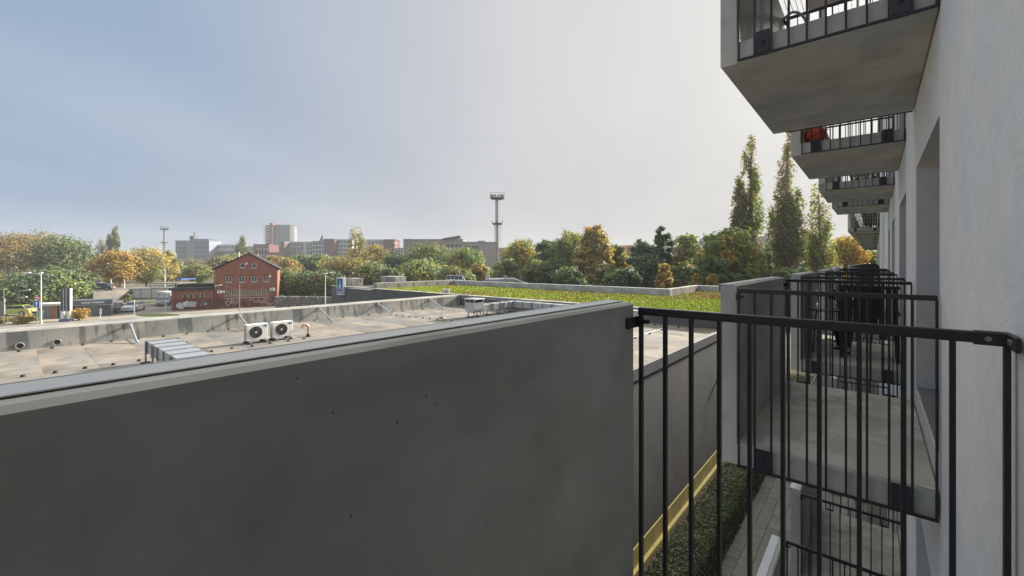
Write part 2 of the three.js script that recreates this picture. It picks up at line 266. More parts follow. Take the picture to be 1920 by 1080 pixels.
// ---------------------------------------------------------------- the supermarket with its roof
const RY = EYE - 2.6, XN = -4.42, XF = -19.2, FE = 17.75;
const market = thing('supermarket', 'low anthracite supermarket with beige flat roof and raised green sedum roof', 'building', [0, 0, 0]);
{
  part('wall', bx(XF - 0.9, 0.62, -FE, XN, RY - 0.06, 16), M.anthracite, market);                            // low part, body below the roof
  part('wall', bx(-35.2, 0.62, -26.4, XN - 0.004, EYE - 2.14, -FE - 0.003), M.anthracite, market);           // raised part
  part('wall', bx(-9.8, 0.62, -31.6, XN - 0.004, EYE - 2.14, -26.403), M.anthracite, market);
  part('plinth', [bx(-8, 0.16, -31.7, XN + 0.03, 0.62, 16)], M.yellow, market);
  part('plinth', [bx(-8, 0.0, -31.75, XN + 0.12, 0.16, 16)], M.yellow, market);
  part('edge_cap', rbx(XN - 0.04, RY - 0.26, -FE, XN + 0.035, RY + 0.03, 16, 0.008, 1), M.anthraciteCap, market);
  part('wall', bx(XF, RY - 0.058, -FE - 0.16, XN - 0.05, EYE - 2.03, -FE - 0.008), M.membraneGrey, market);     // step up to the green roof
  part('wall_cap', bx(-35.3, EYE - 2.03, -FE - 0.36, XN + 0.02, EYE - 1.98, -FE + 0.06), M.parapet, market);
  part('roof_deck', bx(XF, RY - 0.059, -FE, XN - 0.041, RY - 0.005, 16), roofTones[3], market);
  // roofing felt laid in strips across the roof, each lapping the next
  const r = rand(9); let n = 0;
  for (let k = 0; k < 31; k++) {
    const f0 = -12.4 + k * 0.99; let x = XF + 0.02;
    while (x < XN - 0.045) {
      const len = Math.min(3.2 + r() * 3.4, XN - 0.045 - x), g = bx(0, 0, -1.03, len - 0.012, 0.006, 0); if (f0 + 1.03 > FE - 0.02) g.scale(1, 1, Math.min(1, Math.max(0.02, (FE - 0.02 - f0) / 1.03)));
      const m = part('roofing_sheet', g, roofTones[Math.floor(r() * 4)], market, [x, RY + (k % 2 ? 0.0 : 0.0045) - 0.004, -f0]); m.rotation.x = 0.002; x += len; n++;
    }
  }
  // far parapet of the low roof
  part('parapet', rbx(XF - 0.95, RY - 0.1, -FE, XF, EYE - 2.02, 16, 0.03, 2), M.parapet, market);
  for (const F of [0.2, 0.95]) { const s = part('scupper', new THREE.TorusGeometry(0.085, 0.013, 8, 20), M.parapet, market, [XF + 0.02, RY + 0.14, -F], [0, Math.PI / 2, 0]); part('shade_disc', cyl(0.085, 0.085, 0.03, 20, [0, 0, -0.01], [Math.PI / 2, 0, 0]), M.rubber, s); }  // black disc paints the shade inside each drain hole
  for (const F of [-4, -0.6, 2.65, 5.9, 9.1, 12.1, 15.4]) part('brace', [rod([XF + 0.02, EYE - 2.1, -F], [-17.9, RY + 0.02, -F], 0.035), bx(-18.02, RY, -F - 0.08, -17.8, RY + 0.02, -F + 0.08), rod([-17.9, RY + 0.05, -F], [XF + 0.03, RY + 0.05, -F], 0.012), bx(XF, EYE - 2.2, -F - 0.06, XF + 0.02, EYE - 2.02, -F + 0.06)], M.galv, market);
  // lightning wire on small black feet
  const foot = cyl(0.05, 0.032, 0.05, 8, [0, 0.025, 0]); const wire = [];
  const row = (pts) => { for (let i = 0; i < pts.length; i++) { part('wire_foot', foot, M.rubber, market, [pts[i][0], RY + 0.004, pts[i][1]]); if (i) wire.push(rod([pts[i - 1][0], RY + 0.062, pts[i - 1][1]], [pts[i][0], RY + 0.062, pts[i][1]], 0.005, 0.005, 4)); } };
  row(Array.from({ length: 17 }, (_, i) => [-14.65 + 0.03 * Math.sin(i * 3), -(-1.8 + i * 0.5) + (i > 8 ? -0.3 * (i - 8) * 0.1 : 0)]));
  row(Array.from({ length: 30 }, (_, i) => [XF + 0.3 + 0.04 * Math.sin(i * 5), -(-1.8 + i * 0.66)]));
  row(Array.from({ length: 9 }, (_, i) => [-17.6 + i * 0.42, -(12.1 + i * 0.07)]));
  row(Array.from({ length: 14 }, (_, i) => [-18.3 + i * 0.95, -(17.2)]));
  row(Array.from({ length: 12 }, (_, i) => [-6.2 - 0.02 * (i % 2), -(3 + i * 1.2)]));
  part('lightning_wire', wire, M.galvDark, market);
  const mast = (X, F, h, y0) => part('lightning_rod', [rod([X, y0, -F], [X, y0 + h, -F], 0.012, 0.006), cyl(0.14, 0.12, 0.09, 12, [X, y0 + 0.045, -F])], M.galvDark, market);
  mast(-15.2, 12.9, 1.5, RY); mast(-8.4, 24.6, 1.1, EYE - 2.1); mast(-18.6, 21.5, 1.4, EYE - 2.1);
  // parapets of the raised green roof
  part('parapet', rbx(-29.4, EYE - 2.2, -26.2, -28.9, EYE - 1.6, -FE - 0.37, 0.02, 1), M.parapet, market);
  part('parapet', rbx(-28.9, EYE - 2.2, -26.25, -9.45, EYE - 1.63, -25.9, 0.02, 1), M.membraneGrey, market);
  part('parapet', rbx(-9.8, EYE - 2.2, -31.3, -9.452, EYE - 1.63, -26.252, 0.02, 1), M.parapet, market);
  part('parapet', rbx(-9.8, EYE - 2.2, -31.6, XN, EYE - 1.63, -31.302, 0.02, 1), M.membraneGrey, market);
  for (let k = 0; k < 19; k++) part('parapet_joint', bx(-28.5 + k * 1.03, EYE - 2.1, -25.9, -28.47 + k * 1.03, EYE - 1.64, -25.893), M.galvDark, market);
  const soil = mat([0.20, 0.20, 0.05], 1, { map: toned(121, 0.5, 9, 7, 7, 0.1), bumpMap: grainB, bumpScale: 0.03 });
  part('growing_bed', [bx(-28.9, EYE - 2.139, -25.9, XN - 0.2, EYE - 2.1, -FE - 0.37), bx(-9.45, EYE - 2.139, -31.3, XN - 0.2, EYE - 2.1, -25.902)], soil, market);
  // sedum: tens of thousands of small tufts
  const leaf = new THREE.BufferGeometry(); { const v = [], q = rand(3); for (let i = 0; i < 5; i++) { const a = q() * 6.28, t = 0.4 + q() * 0.8, s = 0.07 + q() * 0.06, b = 0.025; v.push(Math.cos(a) * b, 0, Math.sin(a) * b, -Math.cos(a) * b, 0, -Math.sin(a) * b, Math.sin(a) * s * t, s * 0.9, -Math.cos(a) * s * t); } leaf.setAttribute('position', new THREE.Float32BufferAttribute(v, 3)); leaf.computeVertexNormals(); }
  const N = 42000, im = new THREE.InstancedMesh(leaf, mat([1, 1, 1], 0.9, { side: THREE.DoubleSide }), N), m4 = new THREE.Matrix4(), qn = new THREE.Quaternion(), up = new THREE.Vector3(0, 1, 0), col = new THREE.Color(), rr = rand(44);
  let c = 0; while (c < N) {
    const X = -28.8 + rr() * 24.1, F = FE + 0.45 + rr() * 13; if (F > 25.8 && X < -9.3) continue; if (F > 31.2) continue;
    const p = fbm((X + 40) / 40, F / 40, 12, 4, 7), brown = 0.55 * smooth(0.52, 0.66, p) + (F > 25 ? 0.5 : 0) + (F > 25.2 ? 0.3 * rr() : 0); const s = 0.7 + rr() * 1.1;
    if (rr() < 0.25 && brown > 0.5) { c++; m4.makeScale(0.001, 0.001, 0.001); m4.setPosition(X, EYE - 2.12, -F); im.setMatrixAt(c - 1, m4); im.setColorAt(c - 1, col); continue; }
    qn.setFromAxisAngle(up, rr() * 6.28); m4.compose(new THREE.Vector3(X, EYE - 2.102, -F), qn, new THREE.Vector3(s, s * (0.5 + 0.5 * rr()), s)); im.setMatrixAt(c, m4);
    const t = rr(); if (t < brown * 0.75) col.setRGB(0.30 + 0.1 * rr(), 0.22 + 0.05 * rr(), 0.07); else if (t > 0.88) col.setRGB(0.52, 0.52, 0.16); else col.setRGB(0.28 + 0.14 * rr(), 0.36 + 0.12 * rr(), 0.04);
    im.setColorAt(c, col); c++;
  }
  im.name = 'sedum'; im.userData.kind = 'stuff'; sh(im); market.add(im);
  // wall lamps on the long side
  for (const [F, y] of [[16.9, EYE - 4.27], [8.3, EYE - 5.9]]) { const l = part('wall_lamp', rbx(XN, y - 0.05, -F - 0.04, XN + 0.16, y + 0.03, -F + 0.04, 0.01, 1), M.galv, market); part('bracket', bx(XN, y - 0.09, -F - 0.03, XN + 0.03, y - 0.05, -F + 0.03), M.galvDark, l); }
  // roof boxes behind the sign
  part('roof_hatch', rbx(-33.6, EYE - 2.0, -22.6, -31.4, EYE - 1.25, -21.4, 0.02, 1), M.parapet, market);
  part('roof_hatch', rbx(-34.4, EYE - 2.0, -19.4, -33.0, EYE - 1.35, -18.6, 0.02, 1), M.parapet, market);
}
// sign on the anthracite wall
function canvasTex(wd, hg, draw) { const c = document.createElement('canvas'); c.width = wd; c.height = hg; const g = c.getContext('2d'); draw(g, wd, hg); const t = new THREE.CanvasTexture(c); t.colorSpace = THREE.SRGBColorSpace; return t; }
{
  const o = thing('shop_sign', 'upright blue shop sign with a big letter A on the dark supermarket wall', 'sign', [-33.35, EYE - 2.68, -FE + 0.004]);
  part('box', rbx(-0.52, 0, 0, 0.52, 1.42, 0.24, 0.02, 1), mat([0.62, 0.64, 0.68], 0.4), o);
  const t = canvasTex(256, 352, (g, W, H) => {
    g.fillStyle = '#e8ecf4'; g.fillRect(0, 0, W, H); g.fillStyle = '#12277a'; g.fillRect(14, 14, W - 28, H - 28);
    g.lineJoin = 'round'; g.strokeStyle = '#57c6ee'; g.lineWidth = 26; g.beginPath(); g.moveTo(62, 250); g.lineTo(126, 46); g.lineTo(192, 250); g.stroke();
    g.strokeStyle = '#ffffff'; g.lineWidth = 10; g.beginPath(); g.moveTo(96, 250); g.lineTo(128, 130); g.lineTo(162, 250); g.stroke(); g.fillStyle = '#57c6ee'; g.fillRect(92, 186, 72, 20);
    g.fillStyle = '#ffffff'; g.font = 'bold 66px sans-serif'; g.textAlign = 'center'; g.fillText('ALDI', W / 2, 322);
  });
  part('face', uvFull(new THREE.PlaneGeometry(0.98, 1.36)), new THREE.MeshStandardMaterial({ map: t, roughness: 0.35 }), o, [0, 0.71, 0.244]);
}
function uvFull(g) { return g; }

// ---------------------------------------------------------------- things on the roof
{
  // outdoor units
  const unit = (F) => {
    const o = thing('air_conditioner', '', 'air conditioner', [-15.2, RY, -F], Math.PI / 2, 'air conditioner units on the flat roof');
    const cas = part('casing', rbx(-0.34, 0.12, -0.14, 0.34, 0.67, 0.14, 0.02, 2), mat([0.72, 0.72, 0.69], 0.45), o);
    part('fan_opening', cyl(0.2, 0.2, 0.01, 28, [-0.05, 0.395, 0.142], [Math.PI / 2, 0, 0]), M.blackMatte, o);
    const rings = []; for (let k = 1; k <= 5; k++) { const tr = new THREE.TorusGeometry(0.04 * k, 0.004, 4, 28); tr.translate(-0.05, 0.395, 0.152); rings.push(tr); } for (let k = 0; k < 8; k++) { const a = k * Math.PI / 4; rings.push(rod([-0.05, 0.395, 0.152], [-0.05 + 0.2 * Math.cos(a), 0.395 + 0.2 * Math.sin(a), 0.152], 0.004, 0.004, 4)); }
    part('fan_grille', rings, mat([0.12, 0.12, 0.12], 0.5), o);
    part('fan_hub', cyl(0.03, 0.03, 0.012, 14, [-0.05, 0.395, 0.156], [Math.PI / 2, 0, 0]), M.white, o);
    part('badge', bx(0.2, 0.56, 0.141, 0.32, 0.63, 0.146), mat([0.06, 0.22, 0.45], 0.4), o);
    const fins = []; for (let k = 0; k < 9; k++) fins.push(bx(-0.346, 0.17 + k * 0.052, -0.1, -0.34, 0.2 + k * 0.052, 0.11)); part('coil_grille', fins, M.galvDark, o);
    part('valve_cover', rbx(0.34, 0.2, -0.1, 0.4, 0.42, 0.02, 0.015, 1), M.galv, o);
    for (const x of [-0.26, 0.26]) { part('foot_rail', bx(x - 0.025, 0.07, -0.24, x + 0.025, 0.12, 0.24), M.galv, o); for (const z of [-0.2, 0.2]) part('rubber_foot', cyl(0.11, 0.05, 0.07, 8, [x, 0.035, z]), M.rubber, o); }
    o.scale.setScalar(0.92); return o;
  };
  unit(5.15).userData.label = 'white outdoor air conditioner unit farther from the copper coloured vent pipe';
  unit(5.92).userData.label = 'white outdoor air conditioner unit next to the copper coloured vent pipe';
  const g = thing('vent_pipe', 'copper coloured gooseneck pipe rising from the beige roof beside the air conditioners', 'pipe', [-15.05, RY, -6.75]);
  part('pipe', tube([[0, 0, 0], [0, 0.18, 0], [0, 0.34, 0], [0.0, 0.42, 0.06], [0, 0.43, 0.15], [0, 0.37, 0.22]], 0.045, 30, 10), mat([0.52, 0.32, 0.25], 0.35, { metalness: 0.3 }), g);
  part('collar', cyl(0.08, 0.055, 0.1, 12, [0, 0.05, 0]), M.rubber, g);
  // straight duct
  const duct = (o, x0, x1, z0, z1, y0, y1, along) => {
    part('duct_section', rbx(x0, y0, z0, x1, y1, z1, 0.008, 1), M.galv, o);
    const len = along === 'x' ? x1 - x0 : z1 - z0, n = Math.round(len / 0.62), e = 0.028;
    for (let i = 0; i <= n; i++) { const t = i / n; if (along === 'x') { const x = x0 + t * len; part('flange', [bx(x - 0.012, y0 - e, z0 - e, x + 0.012, y0, z1 + e), bx(x - 0.012, y1, z0 - e, x + 0.012, y1 + 0.02, z1 + e), bx(x - 0.012, y0, z0 - e, x + 0.012, y1, z0), bx(x - 0.012, y0, z1, x + 0.012, y1, z1 + e)], M.galvDark, o); } else { const z = z0 + t * len; part('flange', [bx(x0 - e, y0 - e, z - 0.012, x1 + e, y0, z + 0.012), bx(x0 - e, y1, z - 0.012, x1 + e, y1 + 0.02, z + 0.012), bx(x0 - e, y0, z - 0.012, x0, y1, z + 0.012), bx(x1, y0, z - 0.012, x1 + e, y1, z + 0.012)], M.galvDark, o); } }
  };
  const leg = (o, x, z, h) => { const l = part('leg', bx(x - 0.018, 0, z - 0.018, x + 0.018, h, z + 0.018), M.galvDark, o); part('foot', bx(x - 0.1, 0, z - 0.1, x + 0.1, 0.03, z + 0.1), M.rubber, l); };
  const a = thing('air_duct', 'galvanised rectangular air duct on legs with an open end on the beige roof', 'duct', [-14.3, RY, -2.3]);
  duct(a, 0, 6.2, -0.62, 0, 0.26, 0.55, 'x'); for (const x of [0.02, 0.85, 2.6, 4.4, 6.1]) for (const z of [0.03, -0.65]) leg(a, x, z, 0.58);
  part('end_grille', bx(-0.006, 0.29, -0.58, 0, 0.52, -0.04), M.blackMatte, a);
  const b = thing('air_duct', 'galvanised air duct with an exhaust hood turning along the low grey wall', 'duct', [-14.4, RY, -14.2]);
  duct(b, -0.2, 0.2, -3.0, -0.3, 0.28, 0.58, 'z'); duct(b, 0.2, 7.0, -3.02, -2.6, 0.284, 0.584, 'x');
  for (const z of [-0.4, -1.1, -1.9, -2.8]) for (const x of [-0.22, 0.22]) leg(b, x, z, 0.6); for (const x of [1.4, 2.6, 3.8, 5]) for (const z of [-2.57, -3.05]) leg(b, x, z, 0.6);
  // hood: slanted bottom, slotted head, domed lid
  const hs = new THREE.Shape([[-0.32, 0.42], [-0.18, 0.24], [0.18, 0.24], [0.32, 0.42], [0.32, 0.72], [-0.32, 0.72]].map(p => new THREE.Vector2(...p))), hg = new THREE.ExtrudeGeometry(hs, { depth: 0.62, bevelEnabled: false }); hg.translate(0, 0, -0.31);
  part('hood', uvm(hg), M.galv, b); part('louvre', [bx(-0.27, 0.72, -0.26, 0.27, 0.84, 0.26)], M.blackMatte, b);
  for (const [x, z] of [[-0.3, -0.29], [0.3, -0.29], [-0.3, 0.29], [0.3, 0.29], [0, 0.3]]) part('post', bx(x - 0.02, 0.72, z - 0.02, x + 0.02, 0.84, z + 0.02), M.galv, b);
  part('lid', rbx(-0.36, 0.84, -0.35, 0.36, 0.9, 0.35, 0.025, 2), M.galv, b); for (const [x, z] of [[-0.2, -0.2], [0.2, -0.2], [-0.2, 0.2], [0.2, 0.2]]) leg(b, x, z, 0.3);
  const s = thing('notice_board', 'small white notice box on a post at the dark roof corner', 'sign', [-20.6, EYE - 2.0, -FE - 0.1], TURN);
  part('board', rbx(-0.2, 0.06, -0.03, 0.2, 0.32, 0.03, 0.01, 1), M.white, s); part('print', bx(-0.1, 0.1, 0.031, 0.1, 0.2, 0.034), M.galvDark, s); part('post', bx(-0.02, 0, -0.02, 0.02, 0.06, 0.02), M.galvDark, s);
  const d = thing('offcut', 'pale strip of felt lying on the beige roof near the coping', 'roofing strip', [-12.6, RY + 0.012, -6.3], 0.3); part('strip', rbx(-0.25, 0, -0.08, 0.25, 0.02, 0.08, 0.006, 1), M.white, d);
  // advertising frame seen from behind, at the end of the green roof
  const f = thing('billboard_frame', 'steel frame with dark panels standing behind the green roof parapet', 'billboard', at(852, 40.5, EYE - 2.2), TURN - 0.2); const fr = []; for (let i = 0; i <= 4; i++) fr.push(bx(-0.8 + i * 0.4, 0, -0.03, -0.76 + i * 0.4, 0.98, 0.03)); fr.push(bx(-0.8, 0.9, -0.04, 0.84, 0.98, 0.04), bx(-0.8, 0.5, -0.04, 0.84, 0.56, 0.04), rod([0.8, 0.9, 0], [1.3, 0.2, 0.2], 0.03));
  part('frame', fr, M.galv, f); for (let i = 0; i < 4; i++) part('panel', bx(-0.75 + i * 0.4, 0.57, -0.02, -0.41 + i * 0.4, 0.89, 0.0), mat([0.06, 0.08, 0.11], 0.4), f);
}

// ---------------------------------------------------------------- things on the balconies
const FL = (l) => EYE + FLOOR + l * STOREY + 0.007;
{
  const ball = thing('basketball', 'red orange basketball lying on an upper balcony behind its railing', 'ball', [-0.61, FL(1), -6.93], 0.5);
  part('shell', new THREE.SphereGeometry(0.122, 32, 22), mat([0.60, 0.075, 0.035], 0.75, { bumpMap: grainB, bumpScale: 0.002 }), ball, [0, 0.122, 0]);
  const seam = (rx, ry, rz, px = 0, r = 0.122) => { const g = new THREE.TorusGeometry(r, 0.0035, 5, 40); g.rotateX(rx); g.rotateY(ry); g.rotateZ(rz); g.translate(px, 0.122, 0); return g; };
  part('seam', [seam(0, 0.3, 0.5), seam(0, 1.87, 0.2), seam(Math.PI / 2, 0, 0.5), seam(0, Math.PI / 2, 0.1, 0.07, 0.1), seam(0, Math.PI / 2, 0.1, -0.07, 0.1)], M.blackMatte, ball);
  const rl = thing('planter_box', 'dark red planter box on a far upper balcony railing', 'planter', [-0.25, EYE + 2.25, -25.0]); part('box', [bx(-0.3, 0, -0.12, 0.3, 0.03, 0.12), bx(-0.3, 0.03, -0.12, 0.3, 0.32, -0.1), bx(-0.3, 0.03, 0.1, 0.3, 0.32, 0.12), bx(-0.3, 0.03, -0.1, -0.28, 0.32, 0.1), bx(0.28, 0.03, -0.1, 0.3, 0.32, 0.1)], mat([0.16, 0.03, 0.02], 0.7), rl); part('soil', bx(-0.28, 0.03, -0.1, 0.28, 0.27, 0.1), M.bark, rl);
  // high-backed chair of dark slats seen from behind
  const wood = mat([0.020, 0.014, 0.012], 0.6, { bumpMap: grainB, bumpScale: 0.003 });
  const ch = thing('garden_chair', 'dark brown high backed slatted chair standing on a balcony of the white block', 'chair', [-0.06, FL(0), -7.45]);
  for (let k = 0; k < 9; k++) part('back_slat', rbx(-0.29 + k * 0.0645, 0.44, 0.2, -0.232 + k * 0.0645, 0.93, 0.222, 0.004, 1), wood, ch);
  part('back_rail', [bx(-0.3, 0.93, 0.195, 0.3, 0.97, 0.227), bx(-0.3, 0.4, 0.195, 0.3, 0.44, 0.227)], wood, ch); for (let k = 0; k < 7; k++) part('seat_slat', bx(-0.29, 0.40, -0.26 + k * 0.065, 0.29, 0.42, -0.205 + k * 0.065), wood, ch);
  for (const x of [-0.28, 0.28]) { for (const z of [-0.24, 0.21]) part('leg', bx(x - 0.018, 0, z - 0.018, x + 0.018, z < 0 ? 0.6 : 0.4, z + 0.018), wood, ch); part('armrest', bx(x - 0.025, 0.6, -0.26, x + 0.025, 0.625, 0.2), wood, ch); part('stretcher', bx(x - 0.01, 0.14, -0.22, x + 0.01, 0.165, 0.19), wood, ch); }
  const tb = thing('side_table', 'small black metal table beside the dark chair on the balcony', 'table', [-0.52, FL(0), -7.5]); part('tabletop', cyl(0.2, 0.2, 0.016, 24, [0, 0.6, 0]), M.black, tb);
  for (let k = 0; k < 3; k++) { const a = k * 2.094 + 0.4; part('leg', rod([0.14 * Math.cos(a), 0.59, 0.14 * Math.sin(a)], [0.19 * Math.cos(a), 0, 0.19 * Math.sin(a)], 0.008), M.black, tb); }
  const pl = thing('potted_plant', 'dark green potted plant standing beside the small black table', 'plant', [-0.36, FL(0), -8.2]); part('pot', cyl(0.09, 0.13, 0.24, 18, [0, 0.12, 0]), mat([0.04, 0.04, 0.045], 0.6), pl); part('soil', cyl(0.12, 0.12, 0.01, 16, [0, 0.235, 0]), M.bark, pl);
  const lv = [], r = rand(71); for (let k = 0; k < 60; k++) { const a = r() * 6.28, h = 0.3 + r() * 0.55, o = 0.05 + r() * 0.16, c = [Math.cos(a) * o, h, Math.sin(a) * o], s = 0.05 + 0.04 * r(); const q = new THREE.PlaneGeometry(s * 0.6, s * 1.8, 1, 2); q.rotateX(-0.6 - r()); q.rotateY(a); q.translate(...c); lv.push(q); } part('leaves', lv, mat([0.03, 0.07, 0.035], 0.6, { side: THREE.DoubleSide }), pl); part('stem', [0, 1, 2, 3].map(k => rod([0, 0.2, 0], [0.08 * Math.cos(k * 1.6), 0.75, 0.08 * Math.sin(k * 1.6)], 0.006)), M.bark, pl);
  const spots = [[-0.47, -0.11, -8.6, 0.05], [-0.40, -0.28, -7.9, 0.055], [-0.32, -0.52, -7.6, 0.055]];
  const lab = ['white paper flower ball on a stick level with the balcony top rail', 'white paper flower ball on a stick just above the potted plant', 'white paper flower ball on a stick beside the dark chair back'];
  spots.forEach(([x, h, z, s], i) => { const o = thing('paper_flower', lab[i], 'decoration', [x, FL(0), z], 0, 'white balls on the balcony'); const y = EYE + h - FL(0); const b = new THREE.IcosahedronGeometry(s, 2), bp = b.attributes.position, rr = rand(i + 9); for (let k = 0; k < bp.count; k++) { const f = 0.86 + 0.25 * hash(Math.round(bp.getX(k) * 900), Math.round(bp.getY(k) * 900), Math.round(bp.getZ(k) * 900)); bp.setXYZ(k, bp.getX(k) * f, bp.getY(k) * f, bp.getZ(k) * f); } b.computeVertexNormals(); part('ball', b, M.white, o, [0, y, 0]); part('stick', rod([0, 0, 0], [0, y, 0], 0.005), M.blackMatte, o); part('foot', cyl(0.07, 0.06, 0.02, 14, [0, 0.01, 0]), M.blackMatte, o); });
  // clothes line with a curved end bracket on the balcony above
  const cl = thing('clothes_line', 'bent steel clothes line bracket with thin cords on the upper balcony', 'clothes line', [0, FL(1), 0]);
  part('bracket', [tube([[-0.735, 1.02, -5.32], [-0.66, 1.06, -5.32], [-0.58, 1.0, -5.32], [-0.54, 0.9, -5.32], [-0.55, 0.8, -5.32]], 0.014, 20, 6), new THREE.TorusGeometry(0.05, 0.01, 6, 18).translate(-0.6, 0.83, -5.32)], M.galvDark, cl); part('upright', rod([-0.55, 0, -5.32], [-0.55, 0.82, -5.32], 0.01), M.galvDark, cl);
  for (let k = 0; k < 4; k++) part('cord', rod([-0.69 + k * 0.045, 1.045 - k * 0.012, -5.31], [-0.69 + k * 0.045, 1.045 - k * 0.012, -3.5], 0.0025, 0.0025, 4), M.galvDark, cl); part('end_post', [rod([-0.62, 0, -3.5], [-0.62, 1.04, -3.5], 0.01), rod([-0.7, 1.04, -3.5], [-0.55, 1.02, -3.5], 0.008)], M.galvDark, cl);
}

// ---------------------------------------------------------------- foliage
const leafMat = (c) => new THREE.MeshPhysicalMaterial({ color: L(1, 1, 1), vertexColors: true, roughness: 0.85, side: THREE.DoubleSide, transmission: 0.6, thickness: 0 });
const LEAF = leafMat();
class Leaves {
  constructor(n) { this.p = new Float32Array(n * 12); this.n = new Float32Array(n * 12); this.c = new Float32Array(n * 12); this.i = new Uint32Array(n * 6); this.k = 0; this.max = n; }
  add(x, y, z, nx, ny, nz, s, asp, rot, r, g, b) {
    if (this.k >= this.max) return; const l = Math.hypot(nx, ny, nz) || 1; nx /= l; ny /= l; nz /= l;
    let ux, uy, uz; if (Math.abs(ny) < 0.9) { ux = nz; uy = 0; uz = -nx; } else { ux = 0; uy = -nz; uz = ny; } const ul = Math.hypot(ux, uy, uz); ux /= ul; uy /= ul; uz /= ul;
    const vx = ny * uz - nz * uy, vy = nz * ux - nx * uz, vz = nx * uy - ny * ux, cr = Math.cos(rot), sr = Math.sin(rot);
    const ax = (ux * cr + vx * sr) * s, ay = (uy * cr + vy * sr) * s, az = (uz * cr + vz * sr) * s, bx_ = (vx * cr - ux * sr) * s * asp, by = (vy * cr - uy * sr) * s * asp, bz = (vz * cr - uz * sr) * s * asp, o = this.k * 12, f = 0.25 * s;
    const P = this.p; P[o] = x + ax; P[o + 1] = y + ay; P[o + 2] = z + az; P[o + 3] = x + bx_ + nx * f; P[o + 4] = y + by + ny * f; P[o + 5] = z + bz + nz * f; P[o + 6] = x - ax; P[o + 7] = y - ay; P[o + 8] = z - az; P[o + 9] = x - bx_ + nx * f; P[o + 10] = y - by + ny * f; P[o + 11] = z - bz + nz * f;
    for (let j = 0; j < 4; j++) { this.n[o + j * 3] = nx; this.n[o + j * 3 + 1] = ny; this.n[o + j * 3 + 2] = nz; this.c[o + j * 3] = r; this.c[o + j * 3 + 1] = g; this.c[o + j * 3 + 2] = b; }
    const q = this.k * 6, v = this.k * 4; this.i.set([v, v + 1, v + 2, v, v + 2, v + 3], q); this.k++;
  }
  geo() { const g = new THREE.BufferGeometry(), k = this.k; g.setAttribute('position', new THREE.BufferAttribute(this.p.slice(0, k * 12), 3)); g.setAttribute('normal', new THREE.BufferAttribute(this.n.slice(0, k * 12), 3)); g.setAttribute('color', new THREE.BufferAttribute(this.c.slice(0, k * 12), 3)); g.setIndex(new THREE.BufferAttribute(this.i.slice(0, k * 6), 1)); return g; }
}
const PAL = {
  dark: [[0.07, 0.14, 0.035], [0.10, 0.175, 0.035], [0.055, 0.115, 0.04]], green: [[0.145, 0.235, 0.035], [0.20, 0.275, 0.035], [0.11, 0.19, 0.035]],
  lime: [[0.26, 0.32, 0.045], [0.34, 0.37, 0.05], [0.18, 0.27, 0.045]], olive: [[0.27, 0.24, 0.06], [0.33, 0.28, 0.06], [0.20, 0.20, 0.06]],
  yellow: [[0.56, 0.42, 0.045], [0.46, 0.38, 0.05], [0.62, 0.43, 0.04]], orange: [[0.52, 0.29, 0.04], [0.58, 0.36, 0.045], [0.42, 0.22, 0.04]],
  gold: [[0.46, 0.34, 0.05], [0.52, 0.38, 0.05], [0.35, 0.28, 0.05]], brown: [[0.35, 0.225, 0.06], [0.41, 0.27, 0.06], [0.27, 0.185, 0.065]], blue: [[0.075, 0.155, 0.05], [0.105, 0.185, 0.05], [0.065, 0.13, 0.045]], bare: [[0.32, 0.265, 0.14], [0.27, 0.225, 0.14], [0.36, 0.30, 0.15]],
};
let treeSeed = 100;
